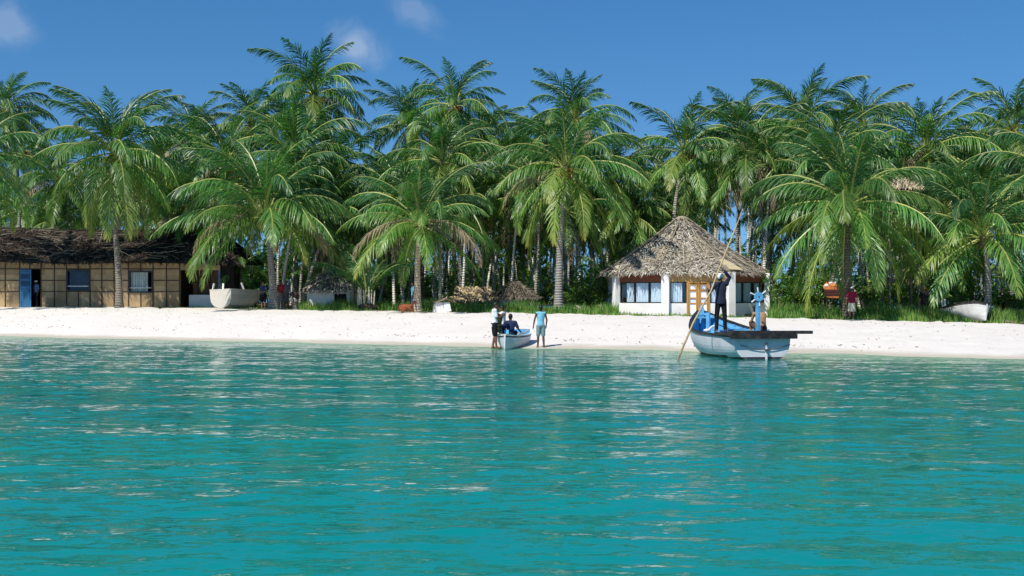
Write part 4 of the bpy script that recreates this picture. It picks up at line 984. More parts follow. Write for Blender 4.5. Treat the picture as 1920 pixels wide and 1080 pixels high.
# ------------------------------------------------------------------ boats
def hull_pts(st, m=9, off=0.0):
    """stations (y, half width, top z, keel z, shape) -> rows of points from keel to gunwale on one side"""
    rows = []
    for (y, w_, zt, zk, sh) in st:
        row = []
        for i in range(m + 1):
            u = i / m
            x = max(0, w_ - off) * (1 - (1 - u) ** sh); z = zk + off + (zt - zk - off) * (u ** 1.7)
            row.append(Vector((x, y, z)))
        rows.append(row)
    return rows
def make_hull(parent, st, m_out, m_in, m_gun, band=.10, bandcol=None, strake=None, gun=(.07, .05), names=('hull', 'inner_lining', 'gunwale'), th=.05, waterz=.05, botcol=(.06, .06, .07), transom=True):
    m = 12; rows = hull_pts(st, m); mb = MB(); K = len(st)
    for sg in (-1, 1):
        vs = [(sg * p.x, p.y, p.z) for r in rows for p in r]
        for i in range(K - 1):
            for j in range(m):
                a = i * (m + 1) + j; f = (a, a + 1, a + m + 2, a + m + 1)
                if sg > 0: f = f[::-1]
                zc = sum(vs[q][2] for q in f) / 4
                c = (1, 1, 1)
                if zc < waterz: c = botcol
                elif bandcol and j >= m - 1: c = bandcol
                else: k_ = 1 - .07 * ((j // 2 * 7 + (1 if sg > 0 else 0)) % 3) - (.08 if i in (3, 4) and sg < 0 and j > 4 else 0); c = (k_, k_, k_)
                mb.add([vs[q] for q in f], [(0, 1, 2, 3)], c)
    def cap(row, flip):
        vs = [(p.x, p.y, p.z) for p in row] + [(-p.x, p.y, p.z) for p in row]
        for j in range(len(row) - 1):
            f = [vs[j], vs[j + 1], vs[len(row) + j + 1], vs[len(row) + j]]
            zc = (f[0][2] + f[1][2]) / 2
            mb.add(f, [(0, 1, 2, 3) if flip else (3, 2, 1, 0)], botcol if zc < waterz else (.97, .97, .97))
    if transom: cap(rows[0], False)
    if transom and st[-1][1] > .2: cap(rows[-1], True)
    hl = mb.build(names[0], m_out, parent)
    st2 = [(y + (th if i == 0 and transom else (-th if i == K - 1 else 0)), max(.01, w_ - th), zt - .01, zk + th + .03, sh) for i, (y, w_, zt, zk, sh) in enumerate(st)]
    r2 = hull_pts(st2, m); mb = MB()
    for sg in (-1, 1):
        vs = [(sg * p.x, p.y, p.z) for r in r2 for p in r]
        for i in range(K - 1):
            for j in range(m): a = i * (m + 1) + j; mb.add([vs[q] for q in (a, a + 1, a + m + 2, a + m + 1)], [(0, 1, 2, 3)])
    def cap2(row):
        vs = [(p.x, p.y, p.z) for p in row] + [(-p.x, p.y, p.z) for p in row]
        for j in range(len(row) - 1): mb.add([vs[j], vs[j + 1], vs[len(row) + j + 1], vs[len(row) + j]], [(0, 1, 2, 3)])
    if transom: cap2(r2[0])
    if st[-1][1] > .2: cap2(r2[-1])
    mb.build(names[1], m_in, parent)
    mb = MB()
    for sg in (-1, 1):
        for i in range(K - 1):
            a, b = rows[i][-1], rows[i + 1][-1]
            mb.bar((sg * (a.x - .01), a.y, a.z), (sg * (b.x - .01), b.y, b.z), gun[0], gun[1], (1, 1, 1), up=(0, 0, 1))
    if transom: mb.box((0, st[0][0] + .02, st[0][2]), (2 * st[0][1], gun[0], gun[1]))
    if st[-1][1] > .2: mb.box((0, st[-1][0] - .02, st[-1][2]), (2 * st[-1][1], gun[0], gun[1]))
    mb.build(names[2], m_gun, parent)
    return hl
def lerp_st(st, t):
    y = st[0][0] + (st[-1][0] - st[0][0]) * t
    for a, b in zip(st, st[1:]):
        if a[0] <= y <= b[0]:
            f = (y - a[0]) / (b[0] - a[0]); return tuple(a[i] + (b[i] - a[i]) * f for i in range(5))
def smooth_st(st, n=16):
    out = []
    ys_ = [s[0] for s in st]
    for i in range(n + 1):
        y = ys_[0] + (ys_[-1] - ys_[0]) * i / n
        k = max(j for j in range(len(st)) if st[j][0] <= y + 1e-9); k = min(k, len(st) - 2)
        p0 = st[max(0, k - 1)]; p1 = st[k]; p2 = st[k + 1]; p3 = st[min(len(st) - 1, k + 2)]
        f = (y - p1[0]) / (p2[0] - p1[0])
        v = [y]
        for c in range(1, 5):
            a, b, c_, d = p0[c], p1[c], p2[c], p3[c]
            v.append(.5 * (2 * b + (c_ - a) * f + (2 * a - 5 * b + 4 * c_ - d) * f * f + (3 * b - a - 3 * c_ + d) * f ** 3))
        out.append(tuple(v))
    return out
# large blue and white boat
BX, BY = 7.75, 39.6
boat = thing('wooden_boat', 'large white hulled wooden boat with blue inside and black stern deck', 'boat', (BX, BY, 0), R(8.9))
ST = smooth_st([(0, .90, .70, -.12, 2.6), (1.5, 1.10, .72, -.22, 2.6), (3.0, 1.17, .76, -.24, 2.3), (4.4, 1.0, .88, -.20, 2.0), (5.4, .66, 1.08, -.10, 1.7), (6.0, .36, 1.26, .10, 1.5), (6.35, .10, 1.40, .42, 1.3)], 20)
make_hull(boat, ST, M_hull, M_bluepaint, M_black, waterz=.06, botcol=(.05, .05, .055), gun=(.10, .07), transom=True)
mb = MB()          # curled stem and blue stem post
mb.tube([(0, 6.30, .05), (0, 6.52, .5), (0, 6.60, .95), (0, 6.52, 1.3), (0, 6.40, 1.48)], [.05, .06, .065, .06, .045], 8, (.75, .75, .78)); mb.build('stem', M_hull, boat)
mb = MB(); mb.tube([(0, 6.2, .5), (0, 6.22, 1.1), (0, 6.24, 1.42), (0, 6.24, 1.62)], [.11, .12, .11, .03], 6)
mb.box((0, 5.9, 1.18), (.9, .22, .05)); mb.tube([(-.34, 5.9, 1.2), (0, 6.05, 1.30), (.34, 5.9, 1.2)], .04, 6)
mb.build('bow_post', M_bluepaint, boat)
mb = MB()
for y in (2.5, 3.1, 3.7, 4.3, 4.9, 5.4):
    s_ = lerp_st(ST, y / 6.35)
    for sg in (-1, 1):
        pr = hull_pts([(y, s_[1] - .07, s_[2] - .02, s_[3] + .08, s_[4])], 7)[0]
        mb.tube([(sg * p.x, p.y, p.z) for p in pr], .032, 5, (.85, .85, .85))
for sg in (-1, 1):        # inner stringer
    prev = None
    for i in range(18):
        s_ = lerp_st(ST, .1 + .86 * i / 18); q = (sg * (s_[1] - .09), s_[0], s_[2] - .16)
        if prev: mb.bar(prev, q, .05, .08, (1.1, 1.1, 1.1))
        prev = q
mb.build('ribs', M_bluepaint, boat)
mb = MB()
for y, z, w_ in ((4.55, .62, .95), (3.5, .55, 1.08)): mb.box((0, y, z), (2 * w_ - .12, .26, .05))
mb.build('thwart', M_bluepaint, boat)
mb = MB(); mb.box((0, 3.0, .22), (1.5, 3.6, .04), (.55, .6, .65)); mb.build('floor_board', M_bluepaint, boat)
mb = MB(); mb.box((.18, 2.25, .62), (1.35, .9, .42)); mb.box((.18, 2.25, .845), (1.42, .96, .04), (1.15, 1.15, 1.15)); mb.ball((.30, 1.79, .66), .05, 8, 6, (.1, .1, .1), (1, .3, 1)); mb.build('engine_box', M_bluepaint, boat)
mb = MB(); mb.tube([(-.28, 4.6, .15), (-.28, 4.6, .9), (-.28, 4.6, 1.38)], [.085, .085, .07], 8); mb.build('mast_stub', M_bluepaint, boat)
mb = MB(); mb.tube([(-.72, 3.2, .80), (-.5, 3.5, .90), (-.2, 3.7, 1.0)], [.05, .05, .02], 6, (1.2, 1.2, 1.2)); mb.ball((-.80, 3.1, .80), .09, 8, 6, sc=(1.4, 1, .7)); mb.build('loose_oar', M_hull, boat)
# stern deck, overhanging cross beam
mb = MB()
for i in range(8): mb.box((-.02, -.06 + .2 * i, .762 + .004 * (i % 2)), (2.14, .19, .075), ((.9, 1.1, .8, 1.2)[i % 4],) * 3)
mb.box((-.02, -.17, .70), (2.16, .06, .14)); mb.tube([(-1.0, .4, .83), (-.7, .2, .84), (-.5, .5, .83), (-.75, .7, .84), (-.95, .5, .84)], .025, 5, (2.5, 2.4, 2.2)); mb.build('stern_deck', M_black, boat)
mb = MB(); mb.bar((-1.0, -.10, .835), (1.62, .02, .82), .12, .10, (1, 1, 1)); mb.bar((-.2, .03, .84), (1.25, .12, .83), .10, .06, (1, .9, .8)); mb.build('cross_beam', M_black, boat)
# transom fittings: rudder and rope
mb = MB(); mb.bar((.10, -.06, -.15), (.10, -.06, .55), .055, .05, (1.1, 1.1, 1.1)); mb.box((.10, -.10, .28), (.10, .07, .06), (.1, .1, .1)); mb.box((.10, -.10, .48), (.06, .05, .06), (.1, .1, .1)); mb.build('rudder_post', M_hull, boat)
mb = MB(); mb.tube([(-.72 + 1.60 * i / 14, -.05, .44 - .14 * math.sin(math.pi * i / 14) + .0) for i in range(15)], .014, 5); mb.build('stern_rope', M_rope, boat)
# steering post with spoked wheel
sx, sy = .08 - .12, .30
mb = MB(); mb.box((sx, sy, 1.28), (.125, .11, .96)); mb.box((sx, sy - .058, 1.28), (.05, .01, .9), (.8, .8, .8)); mb.build('steering_post', M_bluepaint, boat)
mb = MB(); mb.tube([(sx, sy - .10, 1.93), (sx, sy - .03, 1.93)], .145, 20); mb.ball((sx, sy - .10, 1.93), .03, 8, 6, (.3, .3, .35), (1, .5, 1)); wh = mb.build('steering_wheel', M_bluepaint, boat)
mb = MB()
for k in range(6):
    a = R(97 + 60 * k); d = Vector((math.cos(a), 0, math.sin(a))); mb.tube([Vector((sx, sy - .065, 1.93)) + d * .13, Vector((sx, sy - .065, 1.93)) + d * .22, Vector((sx, sy - .065, 1.93)) + d * .29], [.017, .022, .026], 7)
mb.build('spokes', M_cwhite, wh)
# long bamboo pole
P5 = [(1271, 674, 39.7), (1300, 605, 40.3), (1333, 546, 40.62), (1348, 505, 40.72), (1372, 445, 41.2), (1393, 392, 41.8)]
mb = MB(); mb.tube([tuple(at(*p)) for p in P5], [.031, .031, .029, .026, .022, .015], 8)
bp = at(1271, 674, 39.7); mb.tube([tuple(bp), (bp.x - .12, bp.y - .3, -.35)], .031, 8)
tag(mb.build('punting_pole', M_bamboo, None, True), 'long bamboo pole held by the standing boatman and dipping into the water', 'pole')
# small rowing boat
sb = thing('rowing_boat', 'small white rowing boat with blue inside, its bow resting in the shallows', 'boat', (-.27, 47.4, 0), R(-11.5))
ST2 = smooth_st([(0, .03, .50, -.10, 1.3), (.35, .27, .47, -.14, 1.6), (1.0, .52, .46, -.13, 2.0), (1.9, .62, .50, -.08, 2.3), (2.9, .46, .66, .06, 2.4)], 16)
make_hull(sb, ST2, M_hull, M_bluepaint, M_cwhite, waterz=-.3, bandcol=(.06, .07, .10), gun=(.05, .035), transom=True, th=.035)
mb = MB()
for y, z, w_ in ((.85, .28, .42), (2.05, .30, .55)): mb.box((0, y, z), (2 * w_, .22, .035))
mb.build('thwart', M_bluepaint, sb)
mb = MB(); mb.box((-.05, .62, .50), (.16, .10, .34), (1.1, 1.4, 1.3)); mb.build('mooring_block', M_bluepaint, sb)
mb = MB()
for k in range(7): mb.tube([(-.22 + .03 * k, .25 + .03 * k, .49), (-.25 + .05 * k, .20 + .1 * (k % 2), .52), (-.15 + .05 * k, .40, .50)], .014, 5)
mb.build('yellow_rope', std('yellow_rope', (.55, .50, .12), .8), sb)
mb = MB(); mb.tube([(.35, .8, .50), (.45, 1.6, .53), (.42, 2.5, .62)], .03, 6, (1.1, 1.1, 1)); mb.build('oar', M_stick, sb)
# beached boats
def beached(name, label, loc, rot, st, mo, posts, tilt=(0, 0), band=None, inner=M_wood, gun=M_oldhull):
    t = thing(name, label, 'boat', loc, rot); t.rotation_euler = (R(tilt[0]), R(tilt[1]), rot)
    make_hull(t, smooth_st(st, 14), mo, inner, gun, waterz=-9, bandcol=band, gun=(.06, .05), transom=True, th=.04)
    for p in posts: mb = MB(); mb.bar(p[0], p[1], .10, .06, (1.25, 1.25, 1.25)); mb.build('oar_post', M_white, t)
    return t
D = 73.6
beached('beached_dinghy', 'cream weathered dinghy with three upright white posts beside the long house porch', (gx(414, D), D, gz(gx(414, D), D) + .12), R(-32),
        [(0, .84, 1.0, -.04, 3.2), (1.1, .88, .96, -.10, 3.0), (2.2, .66, .94, -.04, 2.2), (3.1, .12, .98, .25, 1.5)], M_oldhull,
        [((-.78, .15, .85), (-.58, .1, 1.38)), ((.12, .1, .85), (.16, .1, 1.34)), ((.75, 1.2, .85), (.68, 1.0, 1.36))], (0, -2))
D = 63.9
beached('beached_boat', 'white beached boat with dark gunwale and two posts at the right end of the beach', (gx(1842, D), D - .5, gz(gx(1842, D), D - .5) + .12), R(20),
        [(0, .05, .86, .0, 1.3), (.25, .42, .93, -.03, 1.5), (.9, .70, .86, -.08, 1.9), (2.0, .72, .68, -.04, 2.1), (3.1, .34, .58, .24, 1.9)], std('chalky_hull', (.66, .66, .64), .85, .12, 3, dirt=(.30, .26, .20), dscale=2, damt=.5),
        [((-.25, 2.95, .5), (-.32, 3.05, .98)), ((-.40, 2.6, .5), (-.46, 2.65, 1.02))], (0, 4), (.05, .05, .05), M_black, M_black)
D = 69.5
beached('upturned_canoe', 'small blue canoe lying in the grass behind the light blue shirted person', (gx(988, D), D, gz(gx(988, D), D) + .05), R(-80),
        [(0, .05, .5, .1, 1.5), (.5, .3, .42, .02, 1.8), (1.2, .36, .40, 0, 2), (1.9, .05, .5, .1, 1.5)], std('faded_blue_hull', (.05, .15, .27), .6, .3, 3), [], (0, 0), None, M_black, M_black)

# ------------------------------------------------------------------ people
def capsule(mb, a, b, ra, rb, n=12):
    a, b = Vector(a), Vector(b); d = b - a; L0 = d.length
    if L0 < 1e-4: mb.ball(tuple(a), ra, n, 8); return
    z = d / L0; u = Vector((1, 0, 0)) if abs(z.x) < .9 else Vector((0, 1, 0)); x = z.cross(u).normalized(); y = z.cross(x)
    prof_ = []
    for i in range(5): t = math.pi / 2 * i / 4; prof_.append((-ra * math.cos(t), ra * math.sin(t)))
    for i in range(5): t = math.pi / 2 * i / 4; prof_.append((L0 + rb * math.sin(t), rb * math.cos(t)))
    vs = [tuple(a + z * s + (x * math.cos(2 * math.pi * k / n) + y * math.sin(2 * math.pi * k / n)) * max(r, .0008)) for s, r in prof_ for k in range(n)]
    fs = [(i * n + k, i * n + (k + 1) % n, (i + 1) * n + (k + 1) % n, (i + 1) * n + k) for i in range(len(prof_) - 1) for k in range(n)]
    fs += [tuple(range(n))[::-1], tuple((len(prof_) - 1) * n + k for k in range(n))]
    mb.add(vs, fs)
def ell(mb, c, r, rot=None, n=14, m=10):
    vs = []; fs = []
    for i in range(m + 1):
        th = math.pi * i / m
        for k in range(n):
            a = 2 * math.pi * k / n; v = Vector((r[0] * math.sin(th) * math.cos(a), r[1] * math.sin(th) * math.sin(a), r[2] * math.cos(th)))
            if rot is not None: v = rot @ v
            vs.append(tuple(Vector(c) + v))
    for i in range(m):
        for k in range(n): fs.append((i * n + k, (i + 1) * n + k, (i + 1) * n + (k + 1) % n, i * n + (k + 1) % n))
    mb.add(vs, fs)
def fuse(name, mb, mat, parent, voxel=.012, smooth=2):
    o = mb.build(name, mat, parent)
    r = o.modifiers.new('r', 'REMESH'); r.mode = 'VOXEL'; r.voxel_size = voxel
    s = o.modifiers.new('s', 'SMOOTH'); s.iterations = smooth; s.factor = .5
    bpy.context.view_layer.update()
    me = bpy.data.meshes.new_from_object(o.evaluated_get(bpy.context.evaluated_depsgraph_get()))
    o.modifiers.clear(); o.data = me
    me.polygons.foreach_set('use_smooth', [True] * len(me.polygons))
    if not me.materials: me.materials.append(mat)
    return o
J0 = dict(pel=(0, 0, .93), wai=(0, .0, 1.10), che=(0, .01, 1.30), nec=(0, 0, 1.48), hea=(0, .02, 1.63),
          sL=(-.18, 0, 1.42), eL=(-.23, -.02, 1.13), wL=(-.22, .05, .88), sR=(.18, 0, 1.42), eR=(.23, -.02, 1.13), wR=(.22, .05, .88),
          hL=(-.09, 0, .90), kL=(-.10, .02, .49), aL=(-.10, 0, .08), hR=(.09, 0, .90), kR=(.10, .02, .49), aR=(.10, 0, .08))
def person(label, loc, rot, height=1.70, pose=None, skin_m=M_skin, clothes=(), hair='short', hat=None, look=0, tl=(0, 0), heavy=1.0, name='person', voxel=.013, sy=1.0):
    J = {k: Vector(v) for k, v in J0.items()}
    for k, v in (pose or {}).items(): J[k] = Vector(v)
    t = thing(name, label, 'person', loc, rot); S_ = height / 1.74; t.scale = (S_ * sy, S_ * sy, S_)
    b = MB(); W = heavy
    up = (J['hea'] - J['nec']).normalized(); hd = J['hea']; HR = Matrix.Rotation(look, 3, 'Z')
    fw = HR @ Vector((0, 1, 0)); fw = (fw + Vector((0, 0, tl[0]))).normalized(); sd = fw.cross(Vector((0, 0, 1))).normalized(); uu = sd.cross(fw)
    HM = Matrix((sd, fw, uu)).transposed()
    ell(b, hd, (.076, .095, .112), HM); ell(b, hd + HM @ Vector((0, .025, -.055)), (.055, .062, .062), HM)      # skull, jaw
    ell(b, hd + HM @ Vector((0, .102, -.018)), (.014, .020, .024), HM); ell(b, hd + HM @ Vector((0, .088, -.062)), (.026, .014, .012), HM)   # nose, mouth
    for s in (-1, 1): ell(b, hd + HM @ Vector((s * .079, -.005, -.012)), (.012, .02, .030), HM)      # ears
    capsule(b, J['nec'] - up * .04, hd - up * .06, .058 * W, .052 * W)
    def torso(bb, g=0.0, sleeves=True):
        def dsk(a, c, wa, wb, da, db, n=5):
            a, c = Vector(a), Vector(c)
            for i in range(n + 1):
                f = i / n; ell(bb, a.lerp(c, f), (wa + (wb - wa) * f + g, da + (db - da) * f + g, .075 + g))
        dsk(J['pel'], J['wai'], .150 * W, .128 * W, .105 * W, .092 * W); dsk(J['wai'], J['che'], .128 * W, .158 * W, .092 * W, .108 * W); dsk(J['che'], J['che'].lerp(J['nec'], .62), .158 * W, .135 * W, .108 * W, .080 * W)
        for s in 'LR': capsule(bb, J['che'].lerp(J['nec'], .7), J['s' + s] if sleeves else J['s' + s] * .86 + J['nec'] * .14, .062 + g, (.056 if sleeves else .046) * W + g)
    torso(b)
    for s in 'LR':
        capsule(b, J['s' + s], J['e' + s], .050 * W, .039 * W); capsule(b, J['e' + s], J['w' + s], .040 * W, .027 * W)
        capsule(b, J['h' + s], J['k' + s], .085 * W, .055 * W); capsule(b, J['k' + s], J['k' + s].lerp(J['a' + s], .35), .053 * W, .055 * W); capsule(b, J['k' + s].lerp(J['a' + s], .35), J['a' + s], .055 * W, .036)
        toe = pose.get('t' + s) if pose and ('t' + s) in pose else J['a' + s] + Vector((.02 if s == 'R' else -.02, .14, -.045))
        heel = J['a' + s] + Vector((0, -.03, -.04)); capsule(b, heel, toe, .034, .030); capsule(b, J['a' + s], toe, .034, .024)
        # hand: palm, four curled fingers and a thumb
        wv = J['w' + s]; d = (wv - J['e' + s]).normalized(); hv = (pose or {}).get('g' + s); d = Vector(hv).normalized() if hv else d
        q = Vector((0, 1, 0)) if abs(d.y) < .8 else Vector((0, 0, 1)); fx = d.cross(q).normalized(); fy = fx.cross(d).normalized()
        capsule(b, wv, wv + d * .045, .026, .030); capsule(b, wv + d * .05 - fy * .018, wv + d * .08 + fy * .015, .026, .024)
        for i, ln in enumerate((.060, .072, .068, .050)):
            r0 = wv + d * .085 + fy * (.030 - .020 * i); m1 = r0 + d * ln * .5 + fx * .004; capsule(b, r0, m1, .0105, .0095); capsule(b, m1, m1 + (d * .7 + fx * .7 * (1 if s == 'L' else -1)) * ln * .45, .0095, .008)
        r0 = wv + d * .03 + fy * .03; m1 = r0 + (d * .5 + fy * .8) * .035; capsule(b, r0, m1, .013, .011); capsule(b, m1, m1 + (d * .8 + fy * .3) * .03, .011, .009)
    fuse('body', b, skin_m, t, voxel)
    em = M_hair
    e = MB()
    for s in (-1, 1): e.ball(tuple(hd + HM @ Vector((s * .030, .088, .008))), .011, 8, 6)
    e.build('eyes', em, t)
    if hair:
        hb = MB(); ell(hb, hd + HM @ Vector((0, -.018, .028)), (.085, .098, .102), HM); ell(hb, hd + HM @ Vector((0, -.045, -.02)), (.076, .066, .085), HM)
        if hair == 'long': ell(hb, hd + HM @ Vector((0, -.07, -.06)), (.07, .05, .10), HM)
        fuse('hair', hb, M_hair, t, .014, 1)
    if hat:
        hb = MB()
        if hat == 'turban':
            for i in range(3): ell(hb, hd + HM @ Vector((.0, -.012, .045 + .028 * i)), (.128 - .014 * i, .138 - .014 * i, .046), HM)
            ell(hb, hd + HM @ Vector((-.04, -.09, .02)), (.05, .04, .06), HM)
        else:
            ell(hb, hd + HM @ Vector((0, -.01, .055)), (.092, .108, .080), HM); ell(hb, hd + HM @ Vector((0, .09, .045)), (.07, .07, .014), HM)
        fuse('hat', hb, M_cwhite, t, .014, 1)
    for (kind, m) in clothes:
        c = MB()
        if kind in ('shirt', 'long_shirt', 'vest', 'coat'):
            g = .020 if kind != 'coat' else .034; torso(c, g, kind != 'vest')
            if kind == 'long_shirt': 
                for i in range(4): ell(c, J['pel'] + Vector((0, 0, -.03 * i)), (.172 * W, .128 * W, .06))
            if kind == 'coat':
                for i in range(4): ell(c, J['pel'] + Vector((0, 0, .05 - .04 * i)), (.185 * W + .004 * i, .14 * W, .05))
            for s in 'LR':
                if kind in ('shirt', 'long_shirt'): m_ = J['s' + s].lerp(J['e' + s], .72); capsule(c, J['s' + s], m_, .068 * W, .064 * W)
                elif kind == 'coat': capsule(c, J['s' + s], J['e' + s], .072, .062); capsule(c, J['e' + s], J['e' + s].lerp(J['w' + s], .88), .062, .046)
            fuse('coat' if kind == 'coat' else 'shirt', c, m, t, .014, 2)
        elif kind in ('shorts', 'trousers'):
            ell(c, J['pel'], (.172 * W, .128 * W, .11)); ell(c, J['pel'] + Vector((0, 0, .07)), (.160 * W, .118 * W, .06))
            for s in 'LR':
                if kind == 'shorts': capsule(c, J['h' + s], J['h' + s].lerp(J['k' + s], .86), .108 * W, .092 * W)
                else: capsule(c, J['h' + s], J['k' + s], .100 * W, .074 * W); capsule(c, J['k' + s], J['k' + s].lerp(J['a' + s], .96), .074 * W, .062)
            fuse(kind, c, m, t, .014, 2)
        elif kind == 'skirt':
            a = J['pel'] + Vector((0, 0, .06)); z1 = .42; n = 9
            mid = (J['kL'] + J['kR']) / 2; e1 = Vector((mid.x, mid.y, mid.z - .02)); wk = abs(J['kL'].x - J['kR'].x) / 2 + .11
            for i in range(n + 1): f = i / n; ell(c, a.lerp(e1, f), (.165 * W * (1 - f) + (wk + .02) * f, .125 * (1 - f) + .135 * f, .06))
            fuse('skirt', c, m, t, .014, 1)
    return t
# boatman poling
bx_ = Vector((6.68, 40.95, .805))
person('tall boatman in dark coat, black trousers and white turban poling from the stern deck', tuple(bx_), R(4), 1.84,
       dict(eL=(-.34, -.05, 1.24), wL=(-.42, -.10, 1.06 + .16), gL=(-.2, -.2, .6), eR=(.27, -.04, 1.64), wR=(.10, -.10, 1.84), gR=(-.8, 0, .5), sR=(.175, -.01, 1.46),
            hL=(-.085, 0, .90), kL=(-.12, .03, .49), aL=(-.14, 0, .08), kR=(.13, .02, .49), aR=(.15, .03, .08), hea=(-.02, .03, 1.63)),
       M_skin, (('coat', M_cdark), ('trousers', M_cblack)), None, 'turban', look=R(-5), sy=.95)
# seated helper behind the steering post
person('bare backed man sitting bent forward behind the steering post of the large boat', (7.84, 40.45, .80), R(12), 1.70,
       dict(pel=(.06, 0, .12), wai=(.08, .02, .28), che=(.06, .06, .48), nec=(-.02, .14, .66), hea=(-.08, .22, .76), sL=(-.16, .12, .60), sR=(.17, .06, .58), eL=(-.2, .25, .35), wL=(-.1, .4, .2), eR=(.20, .2, .33), wR=(.12, .4, .22),
            hL=(-.05, .05, .12), kL=(-.15, .42, .32), aL=(-.12, .45, -.0 + .06), hR=(.15, .05, .12), kR=(.22, .42, .30), aR=(.16, .46, .06)),
       M_back, (('shorts', std('brown_cloth', (.10, .05, .035), .9, usecol=False)),), 'short', heavy=1.05)
# group at the rowing boat
def px_loc(px, D, dz=0): x = gx(px, D); return (x, D, gz(x, D) + dz)
person('person in white shirt and dark shorts standing at far left of the rowing boat', (gx(927, 47.8), 47.8, max(-.03, gz(gx(927, 47.8), 47.8) + .0)), R(-80), 1.74,
       dict(eL=(-.20, .10, 1.16), wL=(-.10, .32, 1.24), eR=(.20, .06, 1.14), wR=(.08, .30, 1.26), hea=(0, .06, 1.62), kL=(-.1, .03, .49), aL=(-.1, -.05, .08), aR=(.1, .06, .08)),
       M_skin, (('long_shirt', M_cwhite), ('shorts', M_cblack)), 'short', tl=(-.35, 0), heavy=1.03)
person('person in white shirt facing the first standing person behind the rowing boat', (gx(943, 48.6), 48.6, gz(gx(943, 48.6), 48.6)), R(70), 1.62,
       dict(eL=(-.20, .08, 1.16), wL=(-.10, .30, 1.2), eR=(.20, .06, 1.12), wR=(.10, .32, 1.22), hea=(0, .05, 1.62)),
       M_skin, (('shirt', M_cwhite), ('shorts', M_cnavy)), 'short', tl=(-.35, 0))
mb = MB(); vs = []; fs = []      # patterned cloth held between them
nx_, nz_ = 8, 10
for sgn in (0, 1):
    for j in range(nz_ + 1):
        for i in range(nx_ + 1):
            u, v = i / nx_, j / nz_; vs.append((gx(931, 48.0) + .24 * u * (1 - .35 * v), 48.02 + .04 * math.sin(u * 9 + v * 3) + .012 * sgn, 1.28 - .72 * v + .03 * math.sin(u * 7)))
q = (nx_ + 1) * (nz_ + 1)
for j in range(nz_):
    for i in range(nx_): a = j * (nx_ + 1) + i; fs += [(a, a + 1, a + nx_ + 2, a + nx_ + 1), (q + a, q + a + nx_ + 1, q + a + nx_ + 2, q + a + 1)]
mb.add(vs, fs); tag(mb.build('cloth', M_yell, None, True), 'yellow and black patterned cloth held between the two white shirted people', 'cloth')
p_ = thing
sit = dict(pel=(0, 0, .12), wai=(0, .0, .29), che=(0, .02, .49), nec=(0, .02, .66), hea=(0, .05, .82), sL=(-.19, .01, .60), sR=(.19, .01, .60), eL=(-.30, .02, .36), wL=(-.36, .20, .22), eR=(.30, .03, .36), wR=(.40, .16, .22),
           hL=(-.09, .05, .12), kL=(-.16, .45, .22), aL=(-.14, .52, -.10), hR=(.09, .05, .12), kR=(.16, .45, .22), aR=(.14, .52, -.10))
person('dark haired person in navy shirt sitting in the rowing boat with back turned', (gx(957, 48.45), 48.45, .34), R(-6), 1.72, sit, M_skin3, (('shirt', M_cnavy), ('shorts', M_cblack)), 'short', heavy=1.03)
person('barefoot youth in sleeveless light blue top and checked shorts wading right of the rowing boat', (gx(1014, 48.0), 48.0, max(-.02, gz(gx(1014, 48.0), 48.0))), R(12), 1.60,
       dict(eL=(-.27, -.03, 1.15), wL=(-.30, .03, .90), eR=(.25, -.01, 1.15), wR=(.24, .06, .92), kL=(-.10, .04, .49), aL=(-.12, .02, .08), kR=(.11, .02, .49), aR=(.12, -.05, .08)),
       M_skin3, (('vest', M_cblue), ('shorts', M_plaid)), 'short', heavy=.96)
# people along the trees
person('person in maroon shirt, cream skirt and white hat standing at the top of the beach', px_loc(1597, 64.6), R(-5), 1.66, dict(eL=(-.27, -.02, 1.15), wL=(-.27, .02, .90), eR=(.27, -.02, 1.15), wR=(.28, .04, .90)), M_skin2, (('shirt', M_cmar), ('skirt', M_ccream)), 'short', 'cap', heavy=1.1, voxel=.015)
person('dark clothed person striding in deep shade near the right beached boat', px_loc(1734, 66.0), R(170), 1.78, dict(kL=(-.14, .10, .50), aL=(-.16, .22, .09), kR=(.12, -.06, .50), aR=(.16, -.24, .10)), M_skin3, (('shirt', M_cblack), ('trousers', M_cblack)), 'short', voxel=.015)
person('person in blue shirt and white cap in the dark doorway of the long house', (gx(68, 78.25), 78.25, hg + .1), R(150), 1.62, {}, M_skin3, (('shirt', M_cmid), ('trousers', M_cblack)), None, 'cap', voxel=.016)
person('person in dark clothes standing left of the big low palm trunk', px_loc(494, 72.8), R(170), 1.58, dict(eL=(-.22, .05, 1.14), wL=(-.1, .2, 1.1)), M_skin2, (('shirt', M_cnavy), ('shorts', M_cblack)), 'short', voxel=.016)
person('person in red shirt and plaid wrap right of the big low palm trunk', px_loc(526, 72.6), R(150), 1.66, {}, M_skin, (('shirt', std('red_cloth', (.25, .02, .03), .9, usecol=False)), ('skirt', M_sarong)), 'long', voxel=.016)
person('person in grey top and plaid wrap touching the red shirted one', px_loc(537, 73.2), R(200), 1.66, {}, M_skin, (('shirt', std('grey_cloth', (.16, .16, .17), .9, usecol=False)), ('skirt', M_sarong)), 'long', voxel=.016)
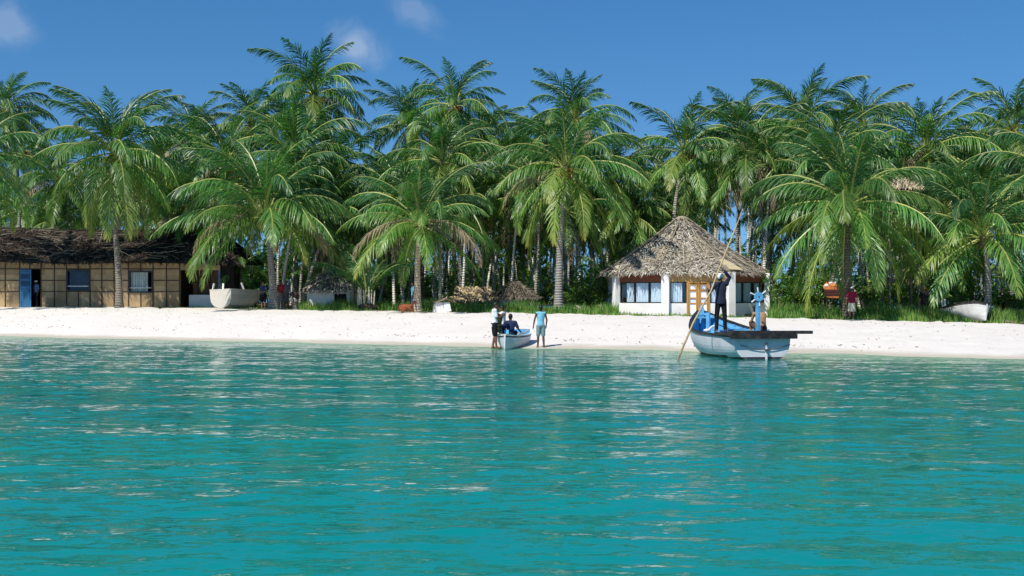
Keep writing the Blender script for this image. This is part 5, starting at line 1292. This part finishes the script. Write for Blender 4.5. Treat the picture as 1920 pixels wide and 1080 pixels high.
person('person in brown top and pale shorts sitting low near the small grey hut', px_loc(553, 72.4, .40), R(160), 1.62, sit, M_skin3, (('shirt', std('brown_top', (.06, .035, .03), .9, usecol=False)), ('shorts', M_cwhite)), 'short', voxel=.016)
mb = MB(); mb.tube([(0, 0, 0), (.02, 0, .22), (0, 0, .42)], [.24, .20, .23], 10); o = mb.build('stump_seat', M_trunk); x, y, z = px_loc(553, 72.4); o.location = (x, y - .02, z - .02); tag(o, 'low palm stump under the sitting person near the small grey hut', 'stump')
person('person in light blue clothes mostly hidden behind the pale palm trunk', px_loc(775, 69.5), R(90), 1.62, {}, M_skin, (('shirt', M_cblue), ('trousers', M_cmid)), 'short', voxel=.016)
# brown goat lying in the grass by the pale trunk
D = 66.6; gxx = gx(761, D); t = thing('goat', 'reddish brown goat resting in the grass left of the pale palm trunk', 'goat', (gxx, D, gz(gxx, D)), R(-90))
b = MB()
for i in range(7): f = i / 6; ell(b, (0, -.30 + .55 * f, .27 + .03 * f), (.13 + .03 * math.sin(f * 3), .12, .15 + .03 * math.sin(f * 3 + .4)))
capsule(b, (0, .27, .36), (0, .42, .52), .075, .055); ell(b, (0, .47, .56), (.045, .075, .05)); capsule(b, (0, .50, .55), (0, .58, .51), .04, .025)
for s in (-1, 1): capsule(b, (s * .05, .43, .60), (s * .11, .40, .58), .016, .012); capsule(b, (s * .04, .42, .61), (s * .05, .36, .70), .012, .006)
for s in (-1, 1):
    capsule(b, (s * .10, .22, .22), (s * .12, .38, .10), .05, .03); capsule(b, (s * .12, .38, .10), (s * .12, .22, .04), .028, .02)
    capsule(b, (s * .12, -.22, .20), (s * .16, -.04, .16), .08, .04); capsule(b, (s * .16, -.04, .16), (s * .16, -.24, .05), .035, .022); capsule(b, (s * .16, -.24, .05), (s * .16, -.10, .03), .022, .018)
capsule(b, (0, -.40, .32), (0, -.48, .27), .03, .015)
fuse('body', b, std('goat_hide', (.26, .08, .03), .9, .3, 6, usecol=False), t, .014)
print('objects', len(bpy.data.objects))
